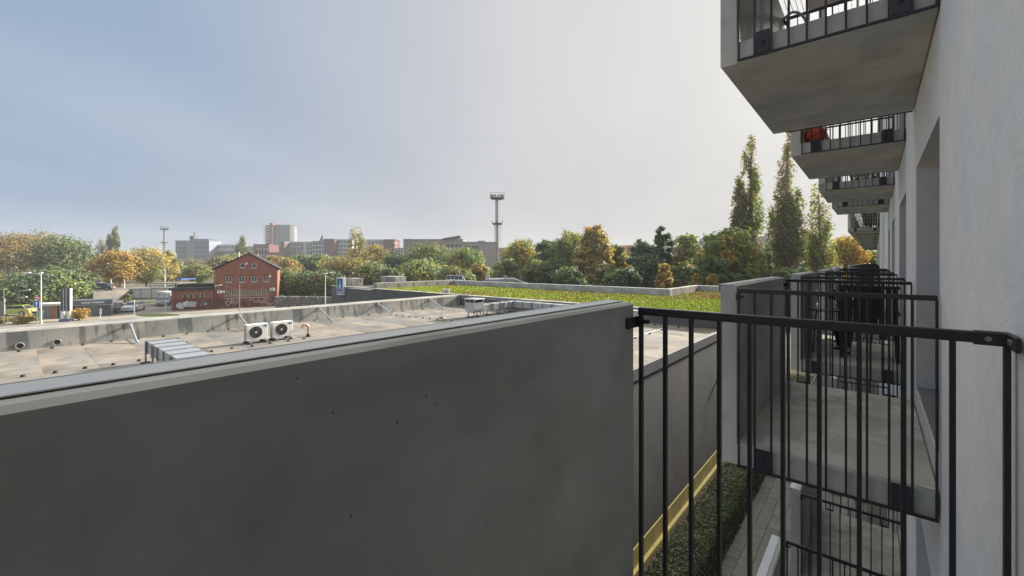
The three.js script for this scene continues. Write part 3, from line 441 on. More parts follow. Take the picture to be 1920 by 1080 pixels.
// px: bearing; top: row of the crown's top; wide: width; d: distance; mix: palettes with weights
function tree(o) {
  const { px, top, wide, d, mix, name = 'broadleaf_tree', label, group, dens = 1, form = 'round', leafSize = 0.27, low = 0.25 } = o, r = rand(treeSeed++);
  const pos = at(px, d), H = yAt(top, d), R = wide / 2 / FOCAL * d * 1.08, t = thing(name, label, 'tree', pos, r() * 6.28, group);
  const trunk = [], lean = (r() - 0.5) * 0.06 * H, tr = 0.02 * H + 0.06;
  const lobes = [], pick = () => { let q = r() * mix.reduce((a, m) => a + m[1], 0); for (const m of mix) { q -= m[1]; if (q <= 0) return PAL[m[0]]; } return PAL[mix[0][0]]; };
  if (form === 'poplar') {
    const cols = o.cols || 3; trunk.push(rod([0, 0, 0], [lean * 0.3, H * 0.5, 0], tr, tr * 0.6, 7), rod([lean * 0.3, H * 0.5, 0], [lean, H * 0.93, 0], tr * 0.6, tr * 0.12, 6));
    const tips = [[lean, 0, H, 1]]; for (let k = 1; k < cols; k++) { const a = r() * 6.28; tips.push([lean + Math.cos(a) * R * 0.55, Math.sin(a) * R * 0.55, H * (0.5 + 0.36 * r()), 0.75]); }
    for (const [tx, tz, th, sc] of tips) {
      const y0 = H * (low + 0.1 * r()); trunk.push(rod([0, y0 * 0.8, 0], [tx * 0.8, (y0 + th) / 2, tz * 0.8], tr * 0.35, tr * 0.2, 5), rod([tx * 0.8, (y0 + th) / 2, tz * 0.8], [tx, th * 0.97, tz], tr * 0.2, tr * 0.05, 4));
      const n = 40; for (let k = 0; k < n; k++) { const f = k / (n - 1), y = y0 + (th - y0) * f, rad = R * 0.8 * sc * Math.pow(Math.sin(Math.PI * (0.12 + 0.8 * Math.pow(f, 0.95))), 0.7), a = r() * 6.28, q = rad * (0.2 + 0.45 * r()); const cx = tx * Math.min(1, f * 1.6 + 0.15) + Math.cos(a) * q, cz = tz * Math.min(1, f * 1.6 + 0.15) + Math.sin(a) * q; lobes.push([cx, y, cz, rad * 0.34 + 0.1, rad * 0.5 + 0.45, pick()]); }
    }
  } else {
    const y0 = H * low, cy = (H + y0) / 2, ry = (H - y0) / 2; const nl = Math.round((o.nl || 52) * clamp(R / 4, 0.7, 1.6)); const base = [0, H * Math.max(0.12, low * 0.9), 0];
    trunk.push(rod([0, 0, 0], base, tr * 1.15, tr * 0.85, 7), rod(base, [lean, cy + ry * 0.5, 0], tr * 0.85, tr * 0.25, 6));
    for (let k = 0; k < nl; k++) {
      const u = 1 - 2 * (k + 0.5) / nl, a = k * 2.39996 + r() * 0.9, s = Math.sqrt(Math.max(0, 1 - u * u)), q = Math.abs(u) > 0.7 ? 0.66 + 0.12 * r() : 0.5 + 0.4 * r(), wob = 0.86 + 0.24 * r(), flare = u < 0 ? 1 - 0.18 * u * u : 1 - 0.12 * u;
      const cx = Math.cos(a) * s * R * q * wob * flare + lean * 0.6, cz = Math.sin(a) * s * R * q * wob * flare, yy = cy + u * ry * q * (0.92 + 0.14 * r()), lr = R * (0.17 + 0.14 * r());
      lobes.push([cx, yy, cz, lr, lr * (0.7 + 0.25 * r()), pick()]);
      if (k % 2 === 0) trunk.push(rod([lean * 0.3, base[1] + (yy - base[1]) * 0.25, 0], [cx * 0.9, yy - 0.1 * lr, cz * 0.9], tr * 0.3, tr * 0.07, 4));
    }
    for (let k = 0; k < 8 + R * 2; k++) { const a = r() * 6.28, q = R * 0.4 * r(); lobes.push([Math.cos(a) * q + lean, cy + ry * (-0.4 + 0.9 * r()), Math.sin(a) * q, R * 0.3, R * 0.28, pick()]); }
  }
  if (form === 'round') {   // let the crown reach its height and width
    const y0 = H * low, topY = Math.max(...lobes.map(l => l[1] + l[4] * 1.05)), far = lobes.map(l => Math.hypot(l[0], l[2]) + l[3]).sort((a, b) => b - a)[3], ky = (H - y0) / (topY - y0), kr = R / far;
    for (const l of lobes) { l[1] = y0 + (l[1] - y0) * ky; l[0] *= kr; l[2] *= kr; l[3] *= Math.max(1, kr * 0.95); l[4] *= Math.max(1, ky * 0.95); }
    for (const g of trunk) g.scale(Math.max(0.8, kr), ky, Math.max(0.8, kr)).translate(0, 0, 0);
  }
  const total = Math.round((o.n || 3800) * dens * (name === 'bush' ? 1 : 1.5)), vol = lobes.reduce((a, l) => a + l[3] * l[3], 0), B = new Leaves(total + 8);
  for (const [cx, cy, cz, lr, lry, pal] of lobes) {
    const n = Math.round(total * lr * lr / vol);
    for (let k = 0; k < n; k++) {
      let x = r() * 2 - 1, y = r() * 2 - 1, z = r() * 2 - 1; const m = Math.hypot(x, y, z) || 1, q = Math.pow(r(), 0.42) * (r() < 0.3 ? 1.15 + 0.5 * r() : 1); x = x / m * q; y = y / m * q; z = z / m * q;
      const c = pal[Math.floor(r() * pal.length)], br = 0.72 + 0.56 * r(), s = leafSize * (0.6 + 0.8 * r());
      B.add(cx + x * lr, cy + y * lry, cz + z * lr, x + (r() - 0.5) * 1.3, y + 0.35 + (r() - 0.5) * 1.3, z + (r() - 0.5) * 1.3, s, 0.55, r() * 6.28, c[0] * br, c[1] * br, c[2] * br * (0.9 + 0.2 * r()));
    }
  }
  part('trunk', trunk.map(flat), M.bark, t); part('crown', B.geo(), LEAF, t); return t;
}
{
  const G = { l: 'trees across the street', m: 'trees behind the brick house', r: 'trees behind the green roof', b: 'bushes by the street' };
  const T = (px, top, wide, d, mix, label, g, o = {}) => tree({ px, top, wide, d, mix, label, group: G[g], ...o });
  // left, across the street
  T(-25, 440, 130, 108, [['brown', 3], ['olive', 2]], 'brown and olive tree at the edge of the wooded bank', 'l');
  T(32, 429, 118, 112, [['brown', 4], ['orange', 1], ['olive', 1]], 'big rusty brown tree on the wooded bank beside a dark green one', 'l', { n: 5200 });
  T(80, 427, 90, 118, [['brown', 2], ['olive', 2], ['bare', 2]], 'thinning brown tree top above the rusty brown tree', 'l', { dens: 0.7 });
  T(108, 437, 116, 104, [['dark', 4], ['green', 1], ['olive', 1]], 'big dark green tree on the wooded bank beside the rusty one', 'l', { n: 5600 });
  T(150, 453, 50, 120, [['dark', 2], ['olive', 2]], 'dull green tree on the slope next to the parked cars', 'l');
  T(20, 505, 130, 84, [['brown', 2], ['dark', 2], ['olive', 2]], 'low brown green tree behind the yellow green car', 'l', { low: 0.12 });
  T(92, 497, 120, 74, [['green', 4], ['dark', 2], ['lime', 1]], 'fresh green tree behind the pylon sign', 'l', { low: 0.08, n: 5000 });
  T(134, 512, 44, 76, [['lime', 3], ['green', 3]], 'yellowish green tree between pylon sign and booth', 'l', { low: 0.08 });
  T(42, 520, 90, 70, [['green', 3], ['dark', 3]], 'deep green tree behind the street lamp', 'l', { low: 0.06 });
  T(190, 450, 34, 165, [['bare', 3], ['olive', 1]], 'thin bare poplar beside the pair of pointed poplars', 'l', { form: 'poplar', dens: 0.6, name: 'poplar_tree', cols: 3 });
  T(204, 441, 22, 165, [['olive', 3], ['dark', 2]], 'shorter pointed poplar of the pair behind the orange tree', 'l', { form: 'poplar', name: 'poplar_tree', cols: 2, dens: 0.8 });
  T(216, 426, 22, 165, [['olive', 3], ['dark', 2]], 'taller pointed poplar of the pair behind the orange tree', 'l', { form: 'poplar', name: 'poplar_tree', cols: 2, dens: 0.8 });
  T(224, 466, 84, 96, [['orange', 5], ['yellow', 2], ['olive', 1]], 'bright orange autumn tree above the parked cars', 'l', { n: 5000, low: 0.22 });
  T(274, 459, 88, 102, [['yellow', 2], ['lime', 2], ['olive', 3]], 'yellow green autumn tree next to the orange tree', 'l', { n: 5000, low: 0.18 });
  T(312, 468, 46, 110, [['olive', 3], ['yellow', 1]], 'olive tree beside the yellow green autumn tree', 'l', { low: 0.15 });
  T(185, 505, 60, 108, [['olive', 3], ['green', 2]], 'olive tree at the edge of the slope with parked cars', 'l', { low: 0.1 });
  // behind the brick house
  T(455, 443, 30, 210, [['olive', 2], ['blue', 2]], 'tall slim grey green tree among the apartment blocks', 'm', { form: 'poplar', name: 'poplar_tree', cols: 4, leafSize: 0.34 });
  T(358, 482, 60, 170, [['blue', 2], ['bare', 2]], 'grey green tree before the glass office', 'm', { leafSize: 0.3 });
  T(330, 490, 40, 120, [['green', 2], ['yellow', 1]], 'green tree left of the brick house annex', 'm');
  T(372, 492, 56, 118, [['lime', 2], ['olive', 2]], 'yellowish bush tree behind the brick annex', 'm');
  T(412, 478, 60, 140, [['lime', 1], ['olive', 3]], 'olive tree behind the brick house roof', 'm', { leafSize: 0.34 });
  T(440, 474, 56, 150, [['green', 2], ['lime', 2]], 'green tree behind the brick house chimney', 'm', { leafSize: 0.34 });
  T(512, 478, 40, 150, [['orange', 3], ['yellow', 2], ['lime', 1]], 'small orange topped tree beyond the brick gable', 'm', { leafSize: 0.34 });
  T(540, 482, 50, 130, [['orange', 2], ['yellow', 2], ['lime', 2]], 'mixed orange and lime tree beyond the brick gable', 'm', { leafSize: 0.32 });
  T(562, 474, 58, 140, [['green', 3], ['blue', 1]], 'round green tree before the white apartment row', 'm', { leafSize: 0.32 });
  T(602, 473, 70, 140, [['green', 2], ['dark', 2]], 'broad green tree before the red apartment block', 'm', { leafSize: 0.32, n: 4600 });
  T(628, 480, 46, 112, [['dark', 3], ['yellow', 1]], 'dark green tree beside the tall olive tree', 'm');
  T(534, 505, 60, 88, [['lime', 3], ['green', 2]], 'lime green shrub tree next to the brick house wall', 'm', { low: 0.06, n: 4200 });
  T(575, 508, 70, 86, [['green', 3], ['dark', 2]], 'dense green shrub tree behind the rubble wall', 'm', { low: 0.06, n: 4200 });
  T(615, 505, 66, 84, [['dark', 3], ['green', 2], ['olive', 1]], 'dark shrub tree behind the white lamp post', 'm', { low: 0.06, n: 4200 });
  // behind the supermarket
  T(664, 430, 66, 112, [['olive', 3], ['yellow', 2]], 'tall yellow olive tree with several upright tops', 'r', { form: 'poplar', cols: 6, low: 0.2, n: 5200, name: 'poplar_tree' });
  T(650, 478, 100, 100, [['olive', 3], ['brown', 1], ['yellow', 1]], 'broad olive tree at the foot of the tall yellow one', 'r', { n: 5000 });
  T(704, 456, 56, 118, [['gold', 2], ['orange', 1], ['olive', 2]], 'orange brown tree beside the tall yellow olive tree', 'r');
  T(700, 490, 80, 84, [['olive', 2], ['green', 2], ['dark', 1]], 'dull green tree behind the roof hatch', 'r');
  T(744, 473, 60, 108, [['green', 2], ['dark', 3]], 'dark green tree before the red apartment end wall', 'r');
  T(806, 451, 116, 108, [['dark', 1], ['olive', 2], ['green', 3]], 'very broad dark green tree before the long flat hall', 'r', { n: 6500 });
  T(872, 461, 80, 100, [['lime', 2], ['green', 2], ['gold', 1]], 'green tree tinged orange beside the floodlight mast', 'r', { n: 5200 });
  T(786, 484, 104, 84, [['lime', 4], ['green', 2], ['yellow', 1]], 'bright lime green round tree above the sedum roof', 'r', { n: 6000 });
  T(728, 502, 60, 74, [['green', 2], ['dark', 2]], 'dark green bush tree beside the bright lime one', 'r');
  T(850, 498, 80, 72, [['green', 3], ['olive', 2]], 'green bush tree behind the steel billboard frame', 'r');
  T(898, 492, 40, 90, [['olive', 2], ['yellow', 1]], 'small olive tree at the foot of the floodlight mast', 'r');
  T(930, 508, 60, 96, [['green', 3], ['dark', 1]], 'low green shrub around the floodlight mast', 'r', { low: 0.05 });
  T(978, 446, 84, 88, [['gold', 3], ['lime', 2], ['yellow', 1]], 'golden tree next to the floodlight mast', 'r', { n: 5000, low: 0.3 });
  T(962, 492, 50, 84, [['gold', 2], ['lime', 2]], 'small gold tree under the golden one', 'r');
  T(1030, 449, 58, 84, [['blue', 2], ['green', 2]], 'dark bluish tree beside the golden tree', 'r', { n: 4600 });
  T(1068, 430, 86, 80, [['green', 3], ['lime', 2], ['yellow', 1]], 'high green yellow tree left behind the copper one', 'r', { n: 5000, dens: 0.9, low: 0.3 });
  T(1116, 421, 76, 72, [['gold', 4], ['brown', 1], ['olive', 2]], 'tall copper brown tree with a thinning top', 'r', { n: 6500, low: 0.16 });
  T(1098, 462, 52, 70, [['gold', 4], ['brown', 1], ['orange', 1]], 'lower copper orange tree in front of the tall copper one', 'r', { n: 5200, low: 0.1 });
  T(1156, 456, 52, 76, [['lime', 2], ['yellow', 2], ['olive', 1]], 'slim yellow green tree beside the copper one', 'r', { n: 3600, low: 0.2 });
  T(1036, 486, 70, 66, [['dark', 2], ['blue', 2], ['green', 1]], 'dark shrub tree behind the grey parapet', 'r', { low: 0.08 });
  T(1205, 448, 46, 70, [['blue', 3], ['dark', 2]], 'dark bluish open tree with separate leaf clumps', 'r', { dens: 0.6, nl: 22, low: 0.35 });
  T(1238, 424, 42, 70, [['blue', 3], ['dark', 2]], 'dark bluish tree with the highest open clump', 'r', { dens: 0.6, nl: 22, low: 0.4 });
  T(1215, 474, 76, 66, [['blue', 3], ['dark', 3]], 'dense dark bluish tree under the open clumps', 'r', { n: 5200, low: 0.1 });
  T(1170, 500, 70, 60, [['green', 2], ['dark', 2], ['blue', 1]], 'dark round shrub tree next to the copper tree', 'r', { low: 0.06 });
  T(1290, 437, 68, 68, [['olive', 2], ['lime', 3], ['bare', 1]], 'half bare olive tree with a visible trunk', 'r', { dens: 0.65, low: 0.2 });
  T(1245, 494, 30, 56, [['yellow', 4], ['orange', 2]], 'small golden yellow tree behind the parapet corner', 'r', { low: 0.1, n: 2600 });
  T(1285, 490, 66, 60, [['green', 2], ['olive', 2]], 'green bush tree between the small golden ones', 'r', { low: 0.05 });
  T(1304, 514, 16, 50, [['orange', 4], ['yellow', 2]], 'slim orange sapling behind the short parapet', 'r', { low: 0.1, n: 1400, name: 'sapling' });
  T(1338, 514, 24, 50, [['yellow', 3], ['orange', 3]], 'yellow orange sapling near the balcony wall', 'r', { low: 0.1, n: 1600, name: 'sapling' });
  T(1364, 426, 112, 57, [['yellow', 1], ['lime', 5], ['green', 1]], 'broad yellow green tree before the tall poplars', 'r', { n: 7500, low: 0.2 });
  T(1330, 482, 70, 54, [['green', 2], ['dark', 2]], 'green tree under the broad yellow green one', 'r', { low: 0.05 });
  T(1408, 262, 62, 62, [['olive', 4], ['lime', 3], ['bare', 2]], 'tall slim poplar with two side tops beyond the balconies', 'r', { form: 'poplar', name: 'poplar_tree', cols: 4, n: 10500, leafSize: 0.18, low: 0.12 });
  T(1474, 246, 64, 60, [['olive', 3], ['bare', 2], ['lime', 2]], 'tallest poplar partly hidden by the upper balconies', 'r', { form: 'poplar', name: 'poplar_tree', cols: 5, n: 10500, leafSize: 0.18, low: 0.12 });
  T(1540, 348, 62, 64, [['olive', 3], ['lime', 2]], 'shorter poplar beside the row of balconies', 'r', { form: 'poplar', name: 'poplar_tree', cols: 4, n: 6500, leafSize: 0.18, low: 0.1 });
  T(1440, 455, 70, 70, [['green', 3], ['lime', 1]], 'green tree between the two tallest poplars', 'r', { n: 4600, low: 0.08 });
  T(1515, 428, 60, 76, [['green', 2], ['lime', 1], ['olive', 1]], 'green tree behind the shorter poplar', 'r', { n: 4600, low: 0.08 });
  T(1585, 440, 78, 78, [['gold', 2], ['orange', 2], ['yellow', 1]], 'orange tree at the end of the balcony row', 'r', { n: 5600, low: 0.1 });
  T(1628, 468, 60, 84, [['green', 3], ['lime', 1]], 'green tree at the far end of the white block', 'r', { n: 4200, low: 0.06 });
  T(1400, 492, 80, 56, [['green', 2], ['dark', 2], ['olive', 1]], 'dark green shrub tree at the foot of the poplars', 'r', { low: 0.05, n: 4600 });
  T(1480, 498, 80, 54, [['dark', 2], ['green', 2]], 'low dark shrub tree before the tallest poplar', 'r', { low: 0.05, n: 4200 });
  T(1560, 496, 70, 60, [['olive', 2], ['orange', 1], ['green', 1]], 'low mixed shrub tree below the orange tree', 'r', { low: 0.05, n: 4200 });
  T(1008, 486, 66, 66, [['green', 2], ['olive', 2], ['lime', 1]], 'mixed green shrub tree between golden and bluish trees', 'r', { low: 0.04, n: 4200 });
  T(1068, 500, 70, 60, [['dark', 2], ['green', 2]], 'low dark green shrub tree behind the middle of the parapet', 'r', { low: 0.04, n: 4200 });
  T(1140, 494, 60, 66, [['lime', 2], ['olive', 2]], 'yellowish shrub tree at the foot of the copper trees', 'r', { low: 0.04, n: 4200 });
  T(1262, 480, 60, 70, [['green', 2], ['lime', 2], ['olive', 1]], 'light green shrub tree beside the half bare olive tree', 'r', { low: 0.04, n: 4200 });
  T(1318, 470, 56, 72, [['olive', 2], ['yellow', 2]], 'yellow olive shrub tree left of the broad yellow green tree', 'r', { low: 0.04, n: 4200 });
  T(950, 484, 60, 80, [['green', 2], ['olive', 2]], 'green shrub tree filling the gap beside the mast', 'r', { low: 0.04 });
  // street bushes
  const bush = (px, top, wide, d, mix, label) => tree({ px, top, wide, d, mix, label, group: G.b, name: 'bush', low: 0.02, n: 1500, leafSize: 0.11, nl: 16 });
  bush(148, 577, 32, 55, [['orange', 4], ['yellow', 2]], 'round orange bush beside the pylon sign');
  bush(45, 589, 38, 52, [['yellow', 3], ['orange', 2], ['olive', 2]], 'wide yellow bush behind the traffic sign');
  bush(3, 594, 22, 52, [['olive', 3], ['yellow', 1]], 'small olive bush at the dark gate post');
  bush(240, 550, 12, 74, [['olive', 3], ['green', 2]], 'small green bush before the white container');
  // a dark belt of scrub that reads as one mass far behind
  const B = new Leaves(26000), r = rand(881); for (let k = 0; k < 26000; k++) { const px = -60 + r() * 1780, d = 150 + r() * 120, [x, , z] = at(px, d), hh = (3.5 + 4.5 * fbm(px / 1780, d / 300, 24, 3, 5)) * Math.pow(r(), 0.5), c = PAL[['green', 'olive', 'dark', 'blue', 'brown'][Math.floor(r() * 5)]][Math.floor(r() * 3)]; B.add(x, hh, z, r() - 0.5, 0.5, r() - 0.5 + 0.4, 0.5 + 0.5 * r(), 0.6, r() * 6, c[0], c[1], c[2]); }
  const scrub = part('distant_scrub', B.geo(), LEAF, scene); scrub.userData = { kind: 'stuff', label: 'belt of mixed green scrub far behind the trees', category: 'scrub' };
}
// hedge along the plinth
{
  const h = thing('hedge', 'clipped dark green hedge between yellow plinth and paved path', 'hedge', [-3.32, 0.05, 0]), r = rand(515), B = new Leaves(62000);
  const prof = (F) => 0.92 + 0.12 * (fbm(F / 30 + 0.2, 0.3, 24, 3, 8) - 0.5) * 2;
  for (let k = 0; k < 62000; k++) {
    const F = 3.4 + Math.pow(r(), 1.35) * 26, hh = prof(F); let x, y, nx, ny; const q = r(); const bump = 0.16 * (fbm(F / 20, q * 0.7, 20, 4, 12) - 0.5);
    if (q < 0.16) { x = (r() - 0.5) * 0.7; y = 0.1 + r() * (hh - 0.15); nx = r() - 0.5; ny = 0.6; } else if (q < 0.58) { x = (r() - 0.5) * 0.8; y = hh - 0.08 * Math.pow(Math.abs(x) * 2.4, 4) + bump - 0.1 * Math.pow(r(), 2); nx = x * 0.4; ny = 1; } else if (q < 0.86) { x = 0.38 + 0.03 * r() + bump * 0.6; y = r() * hh; nx = 1; ny = 0.4; } else { x = -0.37 - bump * 0.6; y = hh * (0.3 + 0.7 * r()); nx = -1; ny = 0.5; }
    const t = r(), c = t < 0.5 ? [0.07, 0.125, 0.04] : t < 0.78 ? [0.11, 0.165, 0.05] : t < 0.93 ? [0.20, 0.23, 0.09] : [0.30, 0.24, 0.10], b = 0.75 + 0.5 * r();
    B.add(x + (r() - 0.5) * 0.05, y, -F, nx + (r() - 0.5) * 1.5, ny + (r() - 0.5) * 1.2, (r() - 0.5) * 1.5, 0.034 + 0.03 * r(), 0.36, r() * 6.28, c[0] * b, c[1] * b, c[2] * b);
  }
  part('foliage', B.geo(), LEAF, h); const stems = []; for (let k = 0; k < 130; k++) { const F = 3.5 + k * 0.2, x = (r() - 0.5) * 0.3; for (let q = 0; q < 4; q++) stems.push(rod([x, 0, -F], [x + (r() - 0.5) * 0.6, 0.5 + 0.3 * r(), -F + (r() - 0.5) * 0.4], 0.012, 0.005, 4)); } part('branches', stems, M.bark, h);
  const lit = new Leaves(5000); for (let k = 0; k < 5000; k++) { const t = r(), c = t < 0.5 ? [0.16, 0.09, 0.05] : t < 0.8 ? [0.10, 0.06, 0.04] : [0.25, 0.15, 0.07]; lit.add(-4.28 + r() * 0.7, 0.055 + r() * 0.02, -(3 + 22 * Math.pow(r(), 1.3)), r() - 0.5, 1, r() - 0.5, 0.02 + 0.02 * r(), 0.6, r() * 6, c[0], c[1], c[2]); }
  const m = part('leaf_litter', lit.geo(), LEAF, scene); m.userData = { kind: 'stuff', label: 'brown fallen leaves and bark beside the yellow plinth', category: 'leaves' };
}
// ---------------------------------------------------------------- the street, the brick house, the town behind
const glassFar = mat([0.05, 0.06, 0.075], 0.15), glassBlue = mat([0.07, 0.11, 0.15], 0.3), cream = mat([0.62, 0.55, 0.42], 0.7);
const brick = mat([0.40, 0.15, 0.105], 0.95, { map: tex(512, (u, v) => { const row = Math.floor(v * 48), j = (v * 48) % 1 < 0.14 || ((u * 24 + (row % 2) * 0.5) % 1) < 0.06, n = hash(Math.floor(u * 24 + (row % 2) * 0.5), row, 3), m = fbm(u, v, 4, 5, 6); return j ? [0.9, 0.95, 0.95] : [0.72 + 0.22 * n + 0.16 * (m - 0.5), 0.7 + 0.24 * n + 0.2 * (m - 0.5), 0.7 + 0.24 * n + 0.2 * (m - 0.5)]; }, 3.4) });
const roofDark = mat([0.045, 0.04, 0.042], 0.9, { map: groundMap }), rust = mat([0.24, 0.14, 0.10], 0.9, { map: groundMap });
{
  const d = 71, k = d / FOCAL, house = thing('brick_house', 'red brick gabled house with white windows and graffiti along its base', 'house', at(462, d), TURN + 0.47), X = (px) => (px - 462) * k * 0.855, Y = (py) => yAt(py, d);
  const x0 = X(403), x1 = X(522), eave = Y(506), ridge = Y(475.5), xm = X(467), depth = 14;
  const sh_ = new THREE.Shape([[x0, 0], [x1, 0], [x1, eave], [xm, ridge], [x0, eave]].map(p => new THREE.Vector2(...p)));
  const openings = []; const op = (a, b, c, e) => { openings.push([X(a), Y(e), X(b), Y(c)]); sh_.holes.push(new THREE.Path([[X(a), Y(e)], [X(a), Y(c)], [X(b), Y(c)], [X(b), Y(e)]].map(p => new THREE.Vector2(...p)))); };
  for (const a of [450.5, 472]) op(a, a + 9, 494.5, 502.5);
  for (const a of [424, 447.5, 471, 494.5]) op(a, a + 11, 518, 529);
  for (let i = 0; i < 9; i++) op(421 + i * 9.4, 428.6 + i * 9.4, 543, 555);
  const front = new THREE.ExtrudeGeometry(sh_, { depth: 0.4, bevelEnabled: false }); front.translate(0, 0, -0.4); part('gable_wall', uvm(front), brick, house);
  part('wall', bx(x0, 0, -depth, x1, eave, -0.401), brick, house);
  const gb = new THREE.Shape([[x0, eave - 0.01], [x1, eave - 0.01], [xm, ridge - 0.02]].map(p => new THREE.Vector2(...p))), gbg = new THREE.ExtrudeGeometry(gb, { depth: depth - 0.5, bevelEnabled: false }); gbg.translate(0, 0, -depth); part('attic', uvm(gbg), brick, house);
  const slope = (xa, xb) => { const v = [[xa, eave - 0.12 * 0], [xb, ridge], [xb, ridge + 0.16], [xa, eave + 0.16]].map(p => new THREE.Vector2(...p)), g = new THREE.ExtrudeGeometry(new THREE.Shape(v), { depth: depth + 0.3, bevelEnabled: false }); g.translate(0, 0, -depth - 0.15); return uvm(g); };
  part('roof', slope(x0 - 0.35, xm), roofDark, house); part('roof', slope(x1 + 0.35, xm), roofDark, house);
  for (const [a, b, e, z] of [[437.5, 443, 471, -4], [455, 460, 472, -9], [474, 478, 473.5, -7]]) { const c = part('chimney', bx(X(a), eave + 0.3, z - 0.7, X(b), Y(e), z), cream, house); part('cap', bx(X(a) - 0.08, Y(e), z - 0.78, X(b) + 0.08, Y(e) + 0.12, z + 0.08), roofDark, c); }
  const dm = part('dormer', bx(X(413), eave - 0.1, -6, X(428), Y(492), -3), mat([0.35, 0.37, 0.38], 0.8), house); part('dormer_roof', bx(X(411), Y(492), -6.2, X(431), Y(490), -2.8), roofDark, dm);
  openings.forEach(([a, b, c, e], i) => { const low = i > 5, t = low ? 0.1 : 0.09, f = part('window', [bx(a, b, -0.3, c, b + t, -0.2), bx(a, e - t, -0.3, c, e, -0.2), bx(a, b + t, -0.3, a + t, e - t, -0.2), bx(c - t, b + t, -0.3, c, e - t, -0.2), ...(i > 1 ? [bx((a + c) / 2 - t / 2, b + t, -0.29, (a + c) / 2 + t / 2, e - t, -0.21)] : [])], low ? cream : M.white, house); part('pane', bx(a + t, b + t, -0.27, c - t, e - t, -0.25), glassFar, f); if (!low) part('sill', bx(a - 0.05, b - 0.06, -0.2, c + 0.05, b, 0.06), M.white, f); if (i > 1 && i < 6) part('lintel', bx(a - 0.1, e, -0.3, c + 0.1, e + 0.18, 0.03), mat([0.06, 0.035, 0.03], 0.9), f); });
  part('string_course', bx(x0 - 0.02, Y(535) - 0.09, 0, x1 + 0.02, Y(535) + 0.09, 0.06), brick, house); part('sill_band', bx(X(419), Y(558) - 0.06, 0, X(507), Y(558) + 0.02, 0.07), cream, house);
  part('downpipe', [rod([X(405.5), 0, 0.08], [X(405.5), eave, 0.08], 0.05), rod([X(521), 0, 0.08], [X(521), eave, 0.08], 0.05)], M.galvDark, house);
  for (const [a, e] of [[409, 545], [507, 543]]) { const u = part('outdoor_unit', rbx(X(a), Y(e) - 0.3, 0.02, X(a) + 0.72, Y(e) + 0.2, 0.34, 0.03, 1), M.white, house); part('fan', cyl(0.17, 0.17, 0.02, 16, [X(a) + 0.3, Y(e) - 0.05, 0.345], [Math.PI / 2, 0, 0]), M.galvDark, u); }
  for (const a of [463.5, 508]) part('satellite_dish', new THREE.SphereGeometry(0.26, 14, 8, 0, 6.28, 0, 0.9), M.white, house, [X(a), a < 500 ? Y(495) : Y(519), 0.28], [1.2, 0, 0.5]);
  const graffiti = (wd, hg, cols, seed, blobs) => canvasTex(wd, hg, (g) => { const r = rand(seed); g.clearRect(0, 0, wd, hg); g.fillStyle = '#6d3a30'; g.fillRect(0, 0, wd, hg); g.lineJoin = g.lineCap = 'round'; for (const [x, y, sx, sy, c] of blobs) { g.fillStyle = c; g.strokeStyle = '#26262a'; g.lineWidth = 4; g.beginPath(); for (let i = 0; i <= 14; i++) { const a = i / 14 * 6.283, q = 0.62 + 0.5 * hash(i % 14, Math.round(x), seed); const px = x + Math.cos(a) * sx * q, py = y + Math.sin(a) * sy * q; i ? g.lineTo(px, py) : g.moveTo(px, py); } g.fill(); g.stroke(); } for (let k = 0; k < cols; k++) { g.strokeStyle = ['#cfc4ba', '#b7a89e', '#a58c80', '#40302c'][Math.floor(r() * 4)]; g.lineWidth = 2 + r() * 5; let x = r() * wd, y = hg * (0.2 + 0.6 * r()); g.beginPath(); g.moveTo(x, y); for (let i = 0; i < 6; i++) { x += 6 + r() * 22; y = clamp(y + (r() - 0.5) * hg * 0.9, hg * 0.1, hg * 0.92); g.quadraticCurveTo(x - 14 * r(), y - 24 * (r() - 0.5), x, y); } g.stroke(); } });
  part('graffiti', new THREE.PlaneGeometry(x1 - x0 - 0.3, 1.55), new THREE.MeshStandardMaterial({ map: graffiti(1024, 140, 44, 31, []), roughness: 0.9 }), house, [(x0 + x1) / 2, 0.95, 0.012]);
  // annex
  const ax0 = X(333), ax1 = X(402.4), az = 1.0, at_ = Y(541);
  const as = new THREE.Shape([[ax0, 0], [ax1, 0], [ax1, at_], [ax0, at_]].map(p => new THREE.Vector2(...p))); const aw = []; for (let i = 0; i < 4; i++) { const a = X(351 + i * 10), b = X(358.5 + i * 10), c = Y(558.5), e = Y(546.5); aw.push([a, c, b, e]); as.holes.push(new THREE.Path([[a, c], [a, e], [b, e], [b, c]].map(p => new THREE.Vector2(...p)))); }
  const ag = new THREE.ExtrudeGeometry(as, { depth: 0.4, bevelEnabled: false }); ag.translate(0, 0, az - 0.4); part('annex_wall', uvm(ag), brick, house); part('annex_body', bx(ax0, 0, -7, ax1, at_, az - 0.401), brick, house);
  part('annex_roof', [rbx(ax0 - 0.3, at_, -7.2, ax1 - 0.003, at_ + 0.35, az + 0.3, 0.03, 1), bx(ax0, at_ + 0.35, -7, ax1 - 0.01, at_ + 0.75, -2.5)], roofDark, house);
  for (const [a, b, c, e] of aw) { const f = part('window', [bx(a, b, az - 0.3, c, b + 0.1, az - 0.2), bx(a, e - 0.1, az - 0.3, c, e, az - 0.2), bx(a, b + 0.1, az - 0.3, a + 0.1, e - 0.1, az - 0.2), bx(c - 0.1, b + 0.1, az - 0.3, c, e - 0.1, az - 0.2)], cream, house); part('pane', bx(a + 0.1, b + 0.1, az - 0.27, c - 0.1, e - 0.1, az - 0.25), glassFar, f); }
